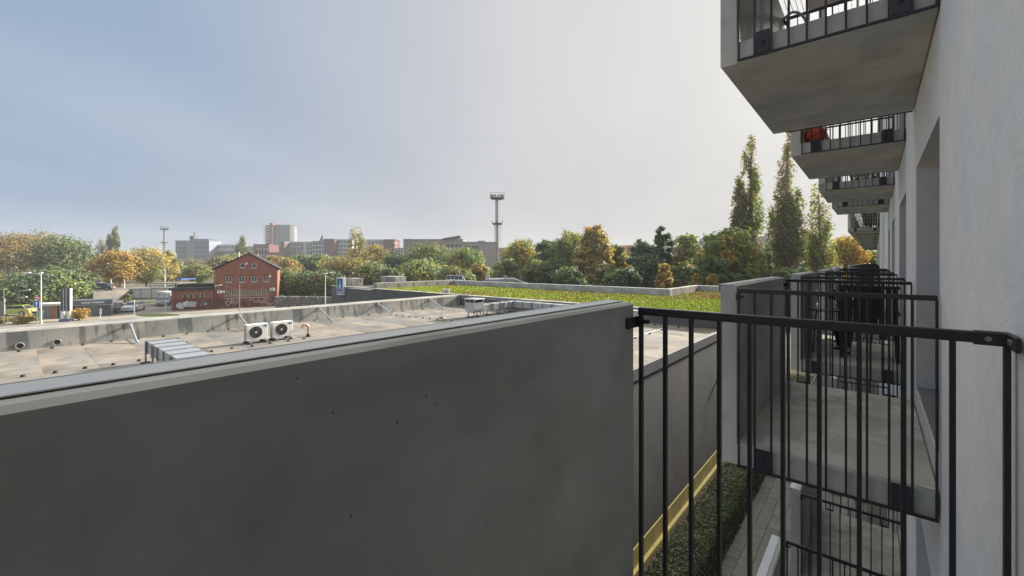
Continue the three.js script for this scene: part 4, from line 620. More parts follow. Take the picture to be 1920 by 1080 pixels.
  part('graffiti', new THREE.PlaneGeometry(ax1 - ax0 - 0.35, 1.7), new THREE.MeshStandardMaterial({ map: graffiti(512, 150, 5, 77, [[90, 95, 70, 52, '#c9c8c4'], [175, 75, 60, 50, '#d6d5d0'], [250, 85, 66, 48, '#c2c1be'], [420, 70, 70, 60, '#4c4f52'], [425, 85, 30, 20, '#b5b5b0']]), roughness: 0.9 }), house, [(ax0 + ax1) / 2 + 0.1, 1.0, az + 0.012]);
  // rubble wall right of the house
  const wl = thing('stone_wall', 'low grey rubble stone wall beside the brick house', 'wall', at(572, 68), TURN), r = rand(61), st = [0.9, 1.1, 0.75].map(q => mat([0.26 * q, 0.24 * q, 0.22 * q], 0.95)); const sg = [0, 1, 2].map(i => { const g = new THREE.IcosahedronGeometry(0.24, 1), p = g.attributes.position; for (let v = 0; v < p.count; v++) { const f = 0.8 + 0.4 * hash(Math.round(p.getX(v) * 99), Math.round(p.getY(v) * 99) + i, Math.round(p.getZ(v) * 99)); p.setXYZ(v, p.getX(v) * f * 1.3, p.getY(v) * f * 0.8, p.getZ(v) * f); } g.computeVertexNormals(); return g; });
  for (let row = 0; row < 7; row++) for (let i = 0; i < 20; i++) part('stone', sg[Math.floor(r() * 3)], st[Math.floor(r() * 3)], wl, [-4.6 + i * 0.47 + (row % 2) * 0.22 + r() * 0.08, 0.14 + row * 0.29 + r() * 0.05, r() * 0.12]);
}
// cars
{
  const tyre = mat([0.015, 0.015, 0.016], 0.8), lampM = mat([0.6, 0.6, 0.58], 0.2), rear = mat([0.35, 0.02, 0.02], 0.3), cg = mat([0.02, 0.024, 0.03], 0.08);
  const taper = (x0, x1, y0, y1, z0, z1, ix, z0t, z1t) => { const g = new THREE.BoxGeometry(1, 1, 1), p = g.attributes.position; for (let i = 0; i < p.count; i++) { const t = p.getY(i) > 0, sx = p.getX(i), sz = p.getZ(i); p.setXYZ(i, sx > 0 ? x1 - (t ? ix : 0) : x0 + (t ? ix : 0), t ? y1 : y0, sz > 0 ? (t ? z1t : z1) : (t ? z0t : z0)); } const h = g.toNonIndexed(); h.computeVertexNormals(); return h; };
  const side = new THREE.Shape(); [[-2.1, 0.32], [-2.15, 0.62], [-2.05, 0.86], [-1.4, 0.95], [0.75, 0.97], [1.5, 0.88], [2.02, 0.76], [2.14, 0.55], [2.1, 0.3]].forEach((p, i) => i ? side.lineTo(...p) : side.moveTo(...p)); side.lineTo(1.72, 0.3); side.absarc(1.34, 0.3, 0.38, 0, Math.PI, false); side.lineTo(-0.95, 0.3); side.absarc(-1.33, 0.3, 0.38, 0, Math.PI, false); side.lineTo(-2.1, 0.32);
  const bodyG = (() => { const g = new THREE.ExtrudeGeometry(side, { depth: 1.6, bevelEnabled: true, bevelThickness: 0.08, bevelSize: 0.06, bevelSegments: 2, curveSegments: 8 }); g.rotateY(-Math.PI / 2); g.translate(0.8, 0, 0); return g; })();   // length along z, front at +z
  const cabG = taper(-0.8, 0.8, 0.94, 1.4, -1.75, 1.05, 0.17, -1.25, 0.2), roofG = taper(-0.65, 0.65, 1.4, 1.46, -1.28, 0.22, 0.06, -1.2, 0.1), wheelG = cyl(0.32, 0.32, 0.2, 18, [0, 0, 0], [0, 0, Math.PI / 2]), rimG = cyl(0.2, 0.2, 0.21, 12, [0, 0, 0], [0, 0, Math.PI / 2]);
  const pillG = mergeGeometries([rod([0.79, 0.95, 1.04], [0.64, 1.42, 0.2], 0.03, 0.03, 4), rod([-0.79, 0.95, 1.04], [-0.64, 1.42, 0.2], 0.03, 0.03, 4), rod([0.74, 0.95, -0.3], [0.64, 1.42, -0.4], 0.035, 0.035, 4), rod([-0.74, 0.95, -0.3], [-0.64, 1.42, -0.4], 0.035, 0.035, 4), rod([0.79, 0.95, -1.74], [0.64, 1.42, -1.25], 0.05, 0.05, 4), rod([-0.79, 0.95, -1.74], [-0.64, 1.42, -1.25], 0.05, 0.05, 4)].map(flat));
  const car = (px, d, turn, c, label, y = 0) => {
    const o = thing('parked_car', label, 'car', at(px, d, y + 0.012), turn, 'cars parked across the street'), paint = new THREE.MeshPhysicalMaterial({ color: L(...c), roughness: 0.35, clearcoat: 0.8, clearcoatRoughness: 0.1 });
    part('body', bodyG, paint, o); part('windows', cabG, cg, o); part('roof', roofG, paint, o); part('pillars', pillG, paint, o);
    for (const x of [-0.78, 0.78]) for (const z of [-1.33, 1.34]) { const wh = part('wheel', wheelG, tyre, o, [x, 0.32, z]); part('rim', rimG, M.galv, wh); }
    for (const x of [-0.58, 0.58]) { part('headlight', rbx(x - 0.2, 0.62, 2.1, x + 0.2, 0.76, 2.2, 0.03, 1), lampM, o); part('tail_light', rbx(x - 0.18, 0.66, -2.25, x + 0.18, 0.82, -2.16, 0.02, 1), rear, o); part('mirror', rbx(x * 1.55 - 0.08, 0.95, 0.75, x * 1.55 + 0.08, 1.07, 0.85, 0.02, 1), paint, o); }
    part('number_plate', [bx(-0.26, 0.42, 2.2, 0.26, 0.53, 2.225), bx(-0.26, 0.5, -2.26, 0.26, 0.61, -2.235)], M.white, o); part('grille', bx(-0.35, 0.56, 2.18, 0.35, 0.66, 2.21), M.blackMatte, o);
  };
  car(250, 65.5, TURN + 0.35, [0.68, 0.70, 0.72], 'white car parked facing the brick house annex, alone on the paving');
  car(216, 63.5, TURN - 2.75, [0.025, 0.022, 0.03], 'black car parked next to the dark grey booth');
  car(26, 60, TURN - 1.25, [0.40, 0.42, 0.09], 'yellow green car parked under the trees');
  car(305, 74, TURN + 0.7, [0.22, 0.22, 0.24], 'grey car beside the annex under the canopy post'); car(327, 77, TURN + 0.5, [0.05, 0.06, 0.07], 'dark car half hidden by the brick annex');
  // upper car park behind, on a raised bank
  const bank = struct('bank', bx(-12, 0, -14, 3.6, 2.1, 4), mat([0.22, 0.20, 0.17], 1, { map: groundMap })); bank.position.set(...at(178, 84, -0.2)); bank.rotation.y = TURN;
  const up = [[188, 84, [0.04, 0.05, 0.065], 'dark blue car nearest the edge of the raised car park'], [176, 87, [0.30, 0.34, 0.38], 'silver blue car on the raised car park behind the dark blue one'], [170, 91, [0.10, 0.12, 0.15], 'slate car in the middle of the raised car park row'], [168, 94.5, [0.5, 0.52, 0.54], 'pale grey car at the back of the raised car park row']];
  up.forEach(([px, d, c, l], i) => car(px, d, TURN - 1.25, c, l, 1.9 + i * 0.06));
}
{
  const F = (px, d) => at(px, d), post = mat([0.66, 0.66, 0.62], 0.6);
  // white column street lamp with an arm
  const lamp = (px, top, d, label, arm) => { const o = thing('street_lamp', label, 'street lamp', at(px, d), TURN, 'street lamps along the street'), H = yAt(top, d); part('pole', [rod([0, 0, 0], [0, H, 0], 0.075, 0.045, 10), cyl(0.11, 0.1, 0.5, 10, [0, 0.25, 0])], post, o); if (arm) { part('arm', tube([[0, H - 0.55, 0], [-0.12, H - 0.2, 0], [-0.5, H - 0.04, 0], [-1.3, H, 0]], 0.035, 20, 6), post, o); part('lamp_head', rbx(-2.1, H - 0.05, -0.14, -1.3, H + 0.09, 0.14, 0.04, 1), M.white, o); part('pole_cap', rbx(-0.16, H - 0.04, -0.12, 0.16, H + 0.12, 0.12, 0.04, 1), M.white, o); } else part('lamp_head', rbx(-0.28, H - 0.02, -0.14, 0.28, H + 0.09, 0.14, 0.04, 1), M.white, o); };
  lamp(77, 512, 52, 'white street lamp with a long curved arm by the blue traffic sign', true); lamp(610, 513, 62, 'white street lamp post beside the anthracite shop wall', false); lamp(816, 512, 70, 'slim street lamp before the lime green tree', false);
  // dark-armed lamps: two heads over the pavement
  for (const [px, d, l] of [[30, 56, 'slim grey lamp mast with two slanted lamp heads at the gate'], [449, 60, 'slim grey lamp mast with two slanted heads before the brick house']]) { const o = thing('lamp_mast', l, 'street lamp', at(px === 30 ? 7 : 449, d), TURN, 'slim masts'); const y1 = yAt(px === 30 ? 545 : 536, d); part('pole', rod([0, 0, 0], [0, y1 + 0.2, 0], 0.06, 0.04, 8), M.galvDark, o); const dir = px === 30 ? 1 : -1; for (const [yy, ln] of [[y1, 3.0], [y1 - 0.95, 2.6]]) { part('arm', rod([0, yy - 0.5, 0], [dir * (ln - 0.7), yy, 0], 0.02), M.galvDark, o); part('lamp_head', rbx(-0.45, -0.03, -0.1, 0.45, 0.05, 0.1, 0.02, 1), M.white, o, [dir * ln, yy + 0.05, 0], [0, 0, 0.18]); } }
  // traffic sign
  const ts = thing('traffic_sign', 'blue arrow traffic sign below a round red rimmed sign on one post', 'traffic sign', at(69.5, 51.5), TURN); { const k = 51.5 / FOCAL, y0 = yAt(577, 51.5), y1 = yAt(563.5, 51.5); part('post', rod([0, 0, 0], [0, yAt(558, 51.5), 0], 0.03), M.galv, ts);
    const t = canvasTex(128, 160, (g) => { g.fillStyle = '#f4f6fa'; g.fillRect(0, 0, 128, 160); g.fillStyle = '#0b4fb0'; g.fillRect(5, 5, 118, 150); g.fillStyle = '#ffffff'; g.beginPath(); g.moveTo(64, 20); g.lineTo(94, 62); g.lineTo(74, 62); g.lineTo(74, 138); g.lineTo(54, 138); g.lineTo(54, 62); g.lineTo(34, 62); g.fill(); });
    part('arrow_panel', rbx(-0.37, y0, 0.03, 0.37, y1, 0.06, 0.01, 1), M.galv, ts); part('arrow_face', new THREE.PlaneGeometry(0.73, y1 - y0 - 0.02), new THREE.MeshStandardMaterial({ map: t, roughness: 0.4 }), ts, [0, (y0 + y1) / 2, 0.064]);
    part('round_panel', cyl(0.3, 0.3, 0.02, 28, [0, yAt(559.5, 51.5), 0.045], [Math.PI / 2, 0, 0]), mat([0.6, 0.05, 0.04], 0.4), ts); part('round_face', cyl(0.22, 0.22, 0.01, 28, [0, yAt(559.5, 51.5), 0.062], [Math.PI / 2, 0, 0]), M.white, ts); part('round_symbol', [bx(-0.15, yAt(559.5, 51.5) - 0.04, 0.066, 0.15, yAt(559.5, 51.5) + 0.04, 0.072)], M.blackMatte, ts); }
  // pylon
  const py = thing('pylon_sign', 'tall dark pylon sign with pale vertical strips and white base', 'sign', at(124, 54), TURN + 0.15), navy = mat([0.045, 0.055, 0.07], 0.45); { const y = (q) => yAt(q, 54); part('panel', rbx(-0.5, y(583), -0.16, 0.5, y(540.5), 0.16, 0.02, 1), navy, py); for (const x of [-0.17, 0.13]) part('strip', bx(x - 0.035, y(583) + 0.02, 0.161, x + 0.035, y(541) - 0.02, 0.172), mat([0.5, 0.53, 0.56], 0.5), py); for (const q of [560, 576]) part('crossbar', bx(-0.2, y(q) - 0.04, 0.173, 0.16, y(q) + 0.04, 0.18), navy, py); part('edge', bx(0.5, y(583), -0.15, 0.56, y(540.5), 0.15), M.white, py); part('leg', bx(-0.5, 0.35, -0.14, -0.22, y(583), 0.14), M.white, py); part('leg', bx(0.16, 0.35, -0.14, 0.5, y(583), 0.14), M.white, py); part('base', rbx(-0.6, 0, -0.3, 0.6, 0.35, 0.3, 0.03, 1), mat([0.08, 0.16, 0.28], 0.5), py); }
  // kiosk with orange door, booth with lettering
  const ki = thing('kiosk', 'low grey kiosk with an orange door and pale flat roof', 'kiosk', at(99, 57), TURN + 0.5); { const y = (q) => yAt(q, 57), k = 57 / FOCAL; part('wall', bx(-1.5, 0, -2.2, 1.5, y(573), 0), mat([0.30, 0.29, 0.30], 0.8), ki); part('roof', rbx(-1.75, y(573), -2.5, 1.75, y(569), 0.4, 0.03, 1), mat([0.60, 0.59, 0.56], 0.8), ki); part('door', bx(-0.2, 0.03, 0, 0.28, y(575), 0.03), mat([0.50, 0.19, 0.04], 0.6), ki); const w_ = part('window', bx(0.85, 0.6, 0, 1.4, 1.6, 0.03), M.white, ki); part('pane', bx(0.92, 0.67, 0.031, 1.33, 1.53, 0.036), glassBlue, w_); part('shutter', bx(0.45, 0.05, 0, 0.62, 1.7, 0.03), M.blackMatte, ki); }
  const bo = thing('booth', 'dark grey sales booth with white lettering on its fascia', 'booth', at(174, 59), TURN + 0.62); { const y = (q) => yAt(q, 59); part('wall', bx(-1.75, 0, -2.4, 1.85, y(571), 0), mat([0.085, 0.095, 0.11], 0.7), bo); part('fascia', rbx(-2.0, y(571), -2.6, 2.05, y(562.5), 0.3, 0.02, 1), mat([0.10, 0.12, 0.145], 0.6), bo); part('shutter', bx(-0.9, 0.1, 0, 0.95, 1.5, 0.03), mat([0.12, 0.14, 0.16], 0.6), bo);
    const t = canvasTex(512, 64, (g) => { g.fillStyle = '#5b626d'; g.fillRect(0, 0, 512, 64); g.fillStyle = '#f2f4f6'; g.font = 'bold 52px sans-serif'; g.textAlign = 'center'; g.fillText('TANIE TOWARY', 256, 52); }); part('lettering', new THREE.PlaneGeometry(3.2, 0.42), new THREE.MeshStandardMaterial({ map: t, roughness: 0.6 }), bo, [0.05, (y(571) + y(562.5)) / 2, 0.304]); part('canopy_edge', bx(-2.0, y(572), 0.02, 2.05, y(571) - 0.003, 0.35), M.galv, bo); }
  const bin = thing('rubbish_bin', 'dark green lidded rubbish bin beside the grey kiosk', 'bin', at(71, 55.5), TURN); part('body', rbx(-0.45, 0.08, -0.35, 0.45, 1.05, 0.35, 0.05, 1), mat([0.015, 0.06, 0.045], 0.5), bin); part('lid', rbx(-0.5, 1.05, -0.4, 0.5, 1.15, 0.4, 0.03, 1), mat([0.02, 0.07, 0.05], 0.5), bin); for (const x of [-0.35, 0.35]) part('wheel', cyl(0.08, 0.08, 0.06, 10, [x, 0.08, -0.25], [0, 0, Math.PI / 2]), tyreM(), bin);
  const gp = thing('gate_post', 'dark steel gate post with a grey panel at the street edge', 'gate post', at(5, 55), TURN); part('post', bx(0.15, 0, -0.06, 0.28, 2.8, 0.06), M.galvDark, gp); part('panel', bx(-0.9, 0.4, -0.03, 0.148, 2.5, 0.03), mat([0.20, 0.19, 0.19], 0.8), gp);
  const st = thing('small_sign', 'small pale notice on a short post before the dark booth', 'sign', at(188, 56.5), TURN); part('post', rod([0, 0, 0], [0, 0.7, 0], 0.03), M.white, st); part('board', rbx(-0.12, 0.6, -0.03, 0.12, 1.35, 0.03, 0.01, 1), mat([0.5, 0.53, 0.56], 0.5), st);
  // white container cabins
  const cab = (px0, px1, t, b, d, label) => { const c = (px0 + px1) / 2, k = d / FOCAL, o = thing('container', label, 'container', at(c, d), TURN, 'white cabins'), wd = (px1 - px0) * k, y1 = yAt(t, d), wm = mat([0.78, 0.77, 0.73], 0.7, { map: toned(151, 0.12, 12, 5, 3) }); part('wall', rbx(-wd / 2, 0.1, -2.4, wd / 2, y1 - 0.12, 0, 0.02, 1), wm, o); part('roof', bx(-wd / 2 - 0.06, y1 - 0.12, -2.5, wd / 2 + 0.06, y1, 0.1), M.galvDark, o); for (let i = 1; i < 4; i++) part('panel_rib', bx(-wd / 2 + wd * i / 4 - 0.03, 0.12, 0, -wd / 2 + wd * i / 4 + 0.03, y1 - 0.14, 0.03), wm, o); part('base_rail', bx(-wd / 2, 0, -2.3, wd / 2, 0.1, -0.02), M.blackMatte, o); return o; };
  const c1 = cab(240, 263, 541.5, 558, 88, 'white container cabin with a small dark window'); part('window', bx(-0.75, 1.0, 0.002, -0.2, 1.55, 0.04), glassFar, c1);
  cab(264.5, 283, 541, 557, 88, 'plain white container cabin in the middle of three'); cab(284.5, 320, 539.5, 555, 88, 'long white container cabin next to the canopies');
  const sh2 = thing('shed', 'pale grey corrugated shed beside the white cabins', 'shed', at(220, 90), TURN); part('wall', rbx(-1.2, 0, -3, 1.4, yAt(545, 90), 0, 0.02, 1), mat([0.42, 0.43, 0.46], 0.7), sh2); for (let i = 0; i < 8; i++) part('rib', bx(-1.1 + i * 0.33, 0.02, 0, -1.03 + i * 0.33, yAt(545, 90) - 0.05, 0.04), mat([0.48, 0.49, 0.52], 0.7), sh2); part('roof', bx(-1.35, yAt(545, 90), -3.1, 1.55, yAt(545, 90) + 0.08, 0.15), M.galv, sh2);
  // canopies and low roofs behind the annex
  const canopy = (px0, px1, yt, d, c, label) => { const k = d / FOCAL, wd = (px1 - px0) * k, o = thing('canopy', label, 'canopy', at((px0 + px1) / 2, d), TURN, 'canopies'), y = yAt(yt, d); part('roof', rbx(-wd / 2, y - 0.18, -4, wd / 2, y, 1, 0.03, 1), c, o, [0, 0, 0], [0, 0, 0]); for (const x of [-wd / 2 + 0.2, wd / 2 - 0.2]) for (const z of [0.7, -3.6]) part('post', rod([x, 0, z], [x, y - 0.15, z], 0.06), M.galvDark, o); return o; };
  canopy(285, 342, 530, 92, mat([0.20, 0.17, 0.15], 0.9), 'dark flat canopy over the cabins beside the brick annex'); canopy(312, 352, 519, 118, rust, 'rusty low roof behind the canopies'); const tb = canopy(326, 346, 523, 108, mat([0.05, 0.14, 0.42], 0.6), 'blue tarpaulin roof behind the brick annex');
  canopy(302, 319, 546, 80, M.white, 'small white shelter roof in front of the long cabin');
  // wooden and concrete poles
  for (const [px, t, d, l] of [[186, 514, 100, 'thin pole behind the raised car park'], [208, 524, 88, 'thick concrete pole at the corner of the cabins'], [233, 524, 92, 'concrete pole behind the pale grey shed'], [309, 503, 96, 'slim pale pole beside the canopies'], [252, 562, 61, 'short thin pole behind the white car'], [310, 562, 64, 'thin steel pole at the grass edge']]) { const o = thing('pole', l, 'pole', at(px, d), TURN, 'poles'); part('shaft', rod([0, 0, 0], [0, yAt(t, d), 0], d > 85 ? 0.13 : 0.06, d > 85 ? 0.09 : 0.05, 8), post, o); part('fitting', bx(-0.02, yAt(t, d) - 0.9, -0.12, 0.3, yAt(t, d) - 0.8, 0.12), M.galv, o); }
  struct('grass_verge', (() => { const g = new THREE.CircleGeometry(1, 40); g.rotateX(-Math.PI / 2); g.scale(3.6, 1, 1.7); return uvm(g); })(), mat([0.07, 0.115, 0.03], 1, { map: toned(141, 0.6, 30, 5, 2, 0.04), bumpMap: grainB, bumpScale: 0.05 }), at(296, 60.5, 0.02)).rotation.y = TURN - 0.3;
  const wr = thing('white_roof_hut', 'small hut with a white roof among the trees on the bank', 'hut', at(164, 125), TURN); part('wall', bx(-1.4, 0, -3, 1.4, yAt(503, 125), 0), mat([0.2, 0.19, 0.18], 0.8), wr); part('roof', rbx(-1.7, yAt(503, 125), -3.3, 1.7, yAt(496.5, 125), 0.3, 0.03, 1), M.white, wr);
  // low grey house roof just behind the far parapet
  const gr = thing('low_house', 'low house with a grey sheet roof and pale gable behind the parapet', 'house', at(948, 62), TURN); { const k = 62 / FOCAL, y = (q) => yAt(q, 62); part('wall', bx(-3.2, 0, -5, 3.2, y(535), 0), mat([0.35, 0.35, 0.36], 0.85), gr); const s_ = new THREE.Shape([[-3.5, y(535)], [3.5, y(535)], [1.2, y(523)], [-3.0, y(524)]].map(p => new THREE.Vector2(...p))), g = new THREE.ExtrudeGeometry(s_, { depth: 5.4, bevelEnabled: false }); g.translate(0, 0, -5.2); part('roof', uvm(g), mat([0.30, 0.31, 0.33], 0.8, { map: groundMap }), gr); part('verge', [rod([1.2, y(523), 0.25], [3.4, y(532), 0.25], 0.08, 0.08, 6)], M.white, gr); part('flue', cyl(0.25, 0.25, 1.0, 12, [-2.6, y(522), -1]), M.galv, gr); part('flue', cyl(0.2, 0.2, 0.9, 12, [-0.1, y(523), -1]), M.galv, gr); }
}
function tyreM() { return M.rubber; }
// floodlight masts
function floodMast(px, top, d, label) {
  const o = thing('floodlight_mast', label, 'mast', at(px, d), TURN, 'floodlight masts of the stadium'), H = yAt(top, d), k = H / 30;
  const steel = mat([0.30, 0.29, 0.27], 0.7), dk = mat([0.07, 0.07, 0.07], 0.7);
  part('column', [rod([0.35 * k, 0, 0], [0.2 * k, H * 0.93, 0], 0.42 * k, 0.3 * k, 12)], steel, o); part('guide_rail', [rod([-0.35 * k, 0, 0.3], [-0.28 * k, H * 0.92, 0.3], 0.12 * k), rod([0.9 * k, 0, 0], [0.75 * k, H * 0.92, 0], 0.06 * k)], steel, o);
  for (const x of [-0.75, 1.35]) part('stay', rod([x * 1.25 * k, 0, 0.4], [x * k, H * 0.66, 0.3], 0.06 * k), steel, o);
  part('collar', [bx(-1.2 * k, H * 0.655, -1.1 * k, 1.7 * k, H * 0.672, 1.1 * k), rod([-1.2 * k, H * 0.67, 0], [-1.6 * k, H * 0.695, 0], 0.12 * k), rod([1.7 * k, H * 0.67, 0], [2.0 * k, H * 0.695, 0], 0.12 * k), rod([0, H * 0.67, 1 * k], [0, H * 0.70, 1.2 * k], 0.1 * k)], dk, o);
  const rg = cyl(2.0 * k, 2.3 * k, 0.35 * k, 20, [0.2 * k, H * 0.93, 0]); part('platform', rg, dk, o);
  for (let i = 0; i < 14; i++) { const a = i / 14 * 6.283; part('floodlight', rbx(-0.3 * k, -0.26 * k, -0.18 * k, 0.3 * k, 0.26 * k, 0.18 * k, 0.04, 1), i % 3 ? dk : steel, o, [0.2 * k + Math.cos(a) * 2.15 * k, H * 0.955, Math.sin(a) * 2.15 * k], [0, -a + Math.PI / 2, 0]); }
  const rail = new THREE.TorusGeometry(2.35 * k, 0.05 * k, 5, 28); rail.rotateX(Math.PI / 2); rail.translate(0.2 * k, H * 0.982, 0); part('handrail', rail, dk, o); part('aerial', [rod([-2.0 * k, H * 0.95, 0], [-2.0 * k, H * 1.012, 0], 0.05 * k), rod([2.1 * k, H * 0.95, 0], [2.5 * k, H * 1.0, 0], 0.05 * k)], dk, o);
}
floodMast(931, 360, 130, 'tall floodlight mast with a round lamp platform behind the green roof'); floodMast(308, 424, 250, 'distant floodlight mast above the yellow green autumn tree');
// far buildings: walls with their windows built one by one
{
  const blue = mat([0.20, 0.24, 0.29], 0.6), pale = mat([0.48, 0.48, 0.47], 0.8), wallR = mat([0.14, 0.05, 0.055], 0.85), mid = mat([0.24, 0.245, 0.265], 0.8), dkG = mat([0.055, 0.06, 0.065], 0.5), pink = mat([0.34, 0.29, 0.27], 0.9);
  const block = (name, label, px0, px1, top, d, wall, o = {}) => {
    const k = d / FOCAL, wd = (px1 - px0) * k, H = yAt(top, d), dep = o.dep || 14, t = thing(name, label, 'building', at((px0 + px1) / 2, d), TURN + (o.turn || 0), o.group);
    part('wall', bx(-wd / 2, 0, -dep, wd / 2, H, 0), wall, t); if (o.roof !== 0) part('parapet', bx(-wd / 2 - 0.2, H, -dep - 0.2, wd / 2 + 0.2, H + (o.roof || 0.5), 0.2), o.cap || mid, t);
    if (o.nx) { const sx = wd / o.nx, fh = o.fh || 3.1, ny = Math.max(1, Math.floor((H - (o.from || 6)) / fh)), g = bx(-sx * (o.ww || 0.3), 0, 0, sx * (o.ww || 0.3), fh * (o.wh || 0.5), 0.12); for (let j = 0; j < ny; j++) for (let i = 0; i < o.nx; i++) { if (o.skip && o.skip(i, j)) continue; part('window', g, o.wm ? o.wm(i, j) : glassFar, t, [-wd / 2 + sx * (i + 0.5), H - (j + 1) * fh + fh * 0.2, -0.02]); } }
    return [t, wd, H];
  };
  // glass office
  const [of, ow, oh] = block('office_building', 'blue grey glass office block with a rooftop mast', 329, 392, 452, 330, blue, { nx: 9, ww: 0.44, wh: 0.62, fh: 3.4, wm: (i, j) => (i > 2 && i < 5) ? mid : (hash(i, j, 4) < 0.3 ? glassFar : glassBlue), cap: mid });
  part('upper_floor', bx(-2, oh, -12, ow / 2 - 0.5, oh + 1.6, 0.1), glassBlue, of); part('plant_room', bx(-3.5, oh, -6, -0.2, oh + 4.2, -2), dkG, of); part('aerial', rod([-1.4, oh + 4, -4], [-1.4, oh + 7.2, -4], 0.3), dkG, of); for (let j = 0; j < 7; j++) part('floor_band', bx(-ow / 2 - 0.1, oh - 3.4 * (j + 1) + 0.1, 0.1, ow / 2 + 0.1, oh - 3.4 * (j + 1) + 0.5, 0.2), j % 2 ? mid : blue, of);
  block('apartment_block', 'white apartment row with dark square windows beside the glass office', 392, 444, 460, 340, pale, { nx: 10, ww: 0.26, wh: 0.5, from: 8 }); block('apartment_block', 'grey apartment row behind the tall slim tree', 438, 478, 463, 350, mid, { nx: 7, ww: 0.3, from: 10 });
  const rr_ = block('low_building', 'reddish roofed low building before the white apartment row', 402, 440, 472, 300, wallR, { nx: 6, from: 16, ww: 0.25 });
  block('brick_block', 'dark red block with two rows of small white windows', 475, 504, 459, 330, wallR, { nx: 5, ww: 0.2, wh: 0.3, fh: 5, from: 10, wm: () => pale, skip: (i) => i === 0, cap: wallR }); block('brick_block', 'low dark red block at the foot of the tower', 503, 536, 474, 320, wallR, { nx: 6, ww: 0.32, from: 14, wm: () => mat([0.08, 0.07, 0.13], 0.5) });
  // the tower
  { const d = 450, k = d / FOCAL, t = thing('tower_block', 'tall apartment tower with curved blue glass front and red stair shaft', 'building', at(519, d), TURN), H = yAt(422, d), X = (px) => (px - 519) * k; const cg_ = new THREE.CylinderGeometry(14.5, 14.5, H, 40, 1, false, -1.05, 2.1); cg_.scale(0.98, 1, 0.6); cg_.translate(1.5, H / 2, -7); part('wall', bx(X(496), 0, -16, X(542.5), H - 1, -2), mid, t); part('curved_front', cg_, glassBlue, t);
    const bandM = mat([0.17, 0.20, 0.25], 0.6); for (let j = 0; j < 14; j++) { const y = H - 2.2 - j * 3.1; const b = new THREE.CylinderGeometry(14.65, 14.65, 0.42, 40, 1, true, -1.02, 2.04); b.scale(0.98, 1, 0.6); b.translate(1.5, y, -7); part('floor_band', b, Object.assign(bandM, { side: THREE.DoubleSide }), t); part('balcony', bx(X(495), y - 0.35, -2.2, X(508), y + 0.55, 1.6), pale, t); part('window', bx(X(496), y + 0.56, -2.1, X(508), y + 2.4, -1.6), glassFar, t); }
    for (let i = 0; i < 6; i++) { const a = -0.2 + i * 0.22; part('mullion', bx(-0.15, 4, -0.15, 0.15, H - 0.4, 0.15), bandM, t, [1.5 + Math.sin(a) * 14.4, 0, -7 + Math.cos(a) * 8.9]); }
    part('stair_shaft', bx(X(508.5), 0, -4, X(515.5), H + 2, 3.2), mat([0.22, 0.065, 0.065], 0.85), t); part('shaft_edge', bx(X(513.5), 0, 3.2, X(515.5), H + 1.6, 3.6), mat([0.50, 0.33, 0.31], 0.85), t); part('roof_ring', bx(X(502), H - 1, -14, X(540), H + 0.6, -4), dkG, t); part('side_fin', bx(X(541), 0, -10, X(543), H - 0.5, 0), dkG, t); }
  // apartment row to the right of the tower
  const balc = (t, wd, H, n, m) => { for (let j = 0; j < 5; j++) for (let i = 0; i < n; i++) part('balcony', bx(-wd / 2 + wd * (i + 0.3) / n, H - 3.1 * (j + 1), 0.1, -wd / 2 + wd * (i + 0.75) / n, H - 3.1 * (j + 1) + 1.0, 1.2), m, t); };
  block('brick_block', 'narrow dark brick stair tower before the white apartment row', 524, 533, 454, 318, mat([0.13, 0.08, 0.08], 0.8), { nx: 1, ww: 0.2, from: 12 });
  { const [t, wd, H] = block('apartment_block', 'white apartment row with grey glazed balconies right of the tower', 532, 586, 454.5, 326, pale, { nx: 9, ww: 0.34, wh: 0.6, from: 8, skip: (i) => i < 2 || i === 6, wm: (i, j) => hash(i, j, 9) < 0.5 ? glassFar : glassBlue }); balc(t, wd, H, 4, mid); }
  { const [t, wd, H] = block('apartment_block', 'bluish glazed apartment block with a pointed glass corner', 586, 608, 453, 324, pale, { nx: 4, ww: 0.4, wh: 0.7, from: 8, wm: () => glassBlue }); const g = new THREE.ConeGeometry(2.6, 6, 4); part('pointed_corner', g, glassBlue, t, [wd / 2 - 2.4, H + 3, -2], [0, 0.78, 0]); }
  block('brick_block', 'plain dark red apartment end wall left of the olive poplar', 608, 627, 449, 322, wallR, { nx: 3, ww: 0.1, from: 28, cap: wallR }); { const [t, wd, H] = block('apartment_block', 'pale apartment block with blue glazing beside the dark red end wall', 627, 660, 450, 328, pale, { nx: 6, ww: 0.36, wh: 0.6, from: 8, wm: (i) => i < 3 ? glassBlue : glassFar }); }
  { const [t, wd, H] = block('apartment_block', 'white apartment row seen right of the olive poplar', 672, 720, 450.5, 300, pale, { nx: 8, ww: 0.33, wh: 0.5, from: 12, wm: (i, j) => hash(i, j, 2) < 0.6 ? glassFar : glassBlue }); balc(t, wd, H, 3, mid); }
  { const [t, wd, H] = block('brick_block', 'dark red apartment end with white corner balconies', 719, 740, 450, 296, wallR, { nx: 4, ww: 0.12, from: 24, cap: wallR }); for (let j = 0; j < 5; j++) part('balcony', bx(wd / 2 - 0.6, H - 3 * (j + 1), -1.5, wd / 2 + 0.9, H - 3 * (j + 1) + 1.3, 0.9), pale, t); }
  block('low_building', 'small pinkish house between the red end wall and the hall', 741, 756, 466, 280, pink, { nx: 3, ww: 0.25, from: 14 });
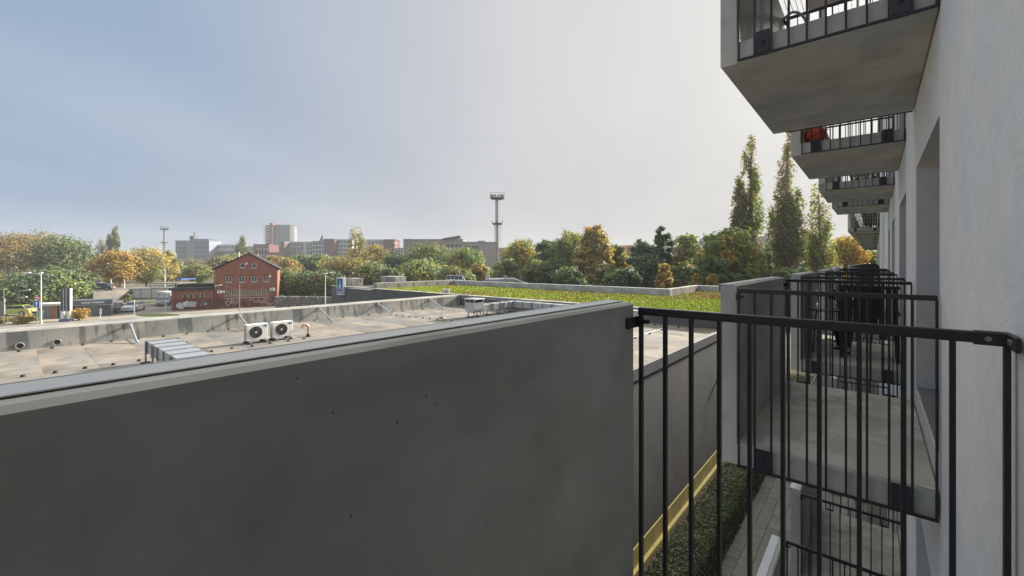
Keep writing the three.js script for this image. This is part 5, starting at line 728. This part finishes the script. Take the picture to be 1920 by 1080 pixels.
  // long hall with a raised stand roof and a weathered end wall
  { const [t, wd, H] = block('stadium_hall', 'long pale hall with a dark roof edge behind the broad green tree', 757, 868, 451, 210, pink, { nx: 14, ww: 0.32, wh: 0.35, fh: 4, from: 10, wm: () => dkG, roof: 0.7, cap: mid }); part('end_block', bx(-wd / 2 - 0.1, 0, -4, -wd / 2 + 4, H + 0.8, 0.3), mid, t); const g = bx(0, 0, -8, 9, 0.9, 0.5); part('stand_roof', g, dkG, t, [wd / 2 - 10, H + 0.1, 0.4], [0, 0, 0.16]); }
  { const [t, wd, H] = block('concrete_building', 'weathered pinkish concrete building behind the floodlight mast', 866, 932, 456, 190, pink, { roof: 0.6, cap: mid }); for (let i = 0; i < 6; i++) part('window', bx(-wd / 2 + 0.6 + i * 1.15, H - 2.6, -0.02, -wd / 2 + 1.5 + i * 1.15, H - 1.3, 0.1), dkG, t); part('roof_plant', bx(-1, H + 0.6, -6, 2.5, H + 1.2, -2), mid, t); }
  block('low_building', 'grey building glimpsed between mast and golden tree', 930, 958, 466, 260, mid, { nx: 5, from: 12 });
  // houses with red roofs on the right
  const house = (px0, px1, eave, ridge, d, wall, roof, label) => { const k = d / FOCAL, wd = (px1 - px0) * k, t = thing('tenement_house', label, 'house', at((px0 + px1) / 2, d), TURN, 'houses behind the trees'), E_ = yAt(eave, d), R_ = yAt(ridge, d); part('wall', bx(-wd / 2, 0, -10, wd / 2, E_, 0), wall, t); const s_ = new THREE.Shape([[0.4, E_], [-5, R_], [-10.4, E_]].map(p => new THREE.Vector2(...p))), g = new THREE.ExtrudeGeometry(s_, { depth: wd + 0.6, bevelEnabled: false }); g.rotateY(-Math.PI / 2); g.scale(1, 1, 1); g.translate(wd / 2 + 0.3, 0, 0); part('roof', uvm(g), roof, t); part('chimney', bx(wd * 0.2, E_ + 1, -4.6, wd * 0.2 + 1.1, R_ + 1.2, -3.6), pale, t); const n = Math.max(2, Math.round(wd / 3)); for (let j = 0; j < 3; j++) for (let i = 0; i < n; i++) part('window', bx(-wd / 2 + wd * (i + 0.3) / n, E_ - 2.6 - j * 3.2, -0.02, -wd / 2 + wd * (i + 0.7) / n, E_ - 1 - j * 3.2, 0.1), dkG, t); };
  const tile = mat([0.36, 0.13, 0.09], 0.9, { map: groundMap }); house(1170, 1204, 478, 459, 180, mid, tile, 'house with a red tiled roof beside the bluish tree'); house(1232, 1258, 473, 462, 200, pale, mid, 'pale house with a grey roof behind the bluish tree'); house(1322, 1352, 464, 446, 220, pale, mat([0.22, 0.24, 0.28], 0.8), 'house with a slate roof behind the yellow green tree'); house(1424, 1456, 462, 442, 170, pale, mat([0.20, 0.20, 0.23], 0.8), 'grey roofed house glimpsed between the tall poplars'); house(1140, 1166, 470, 462, 230, pale, tile, 'distant house with a low red roof behind the copper tree');
}
renderer.render(scene, camera);
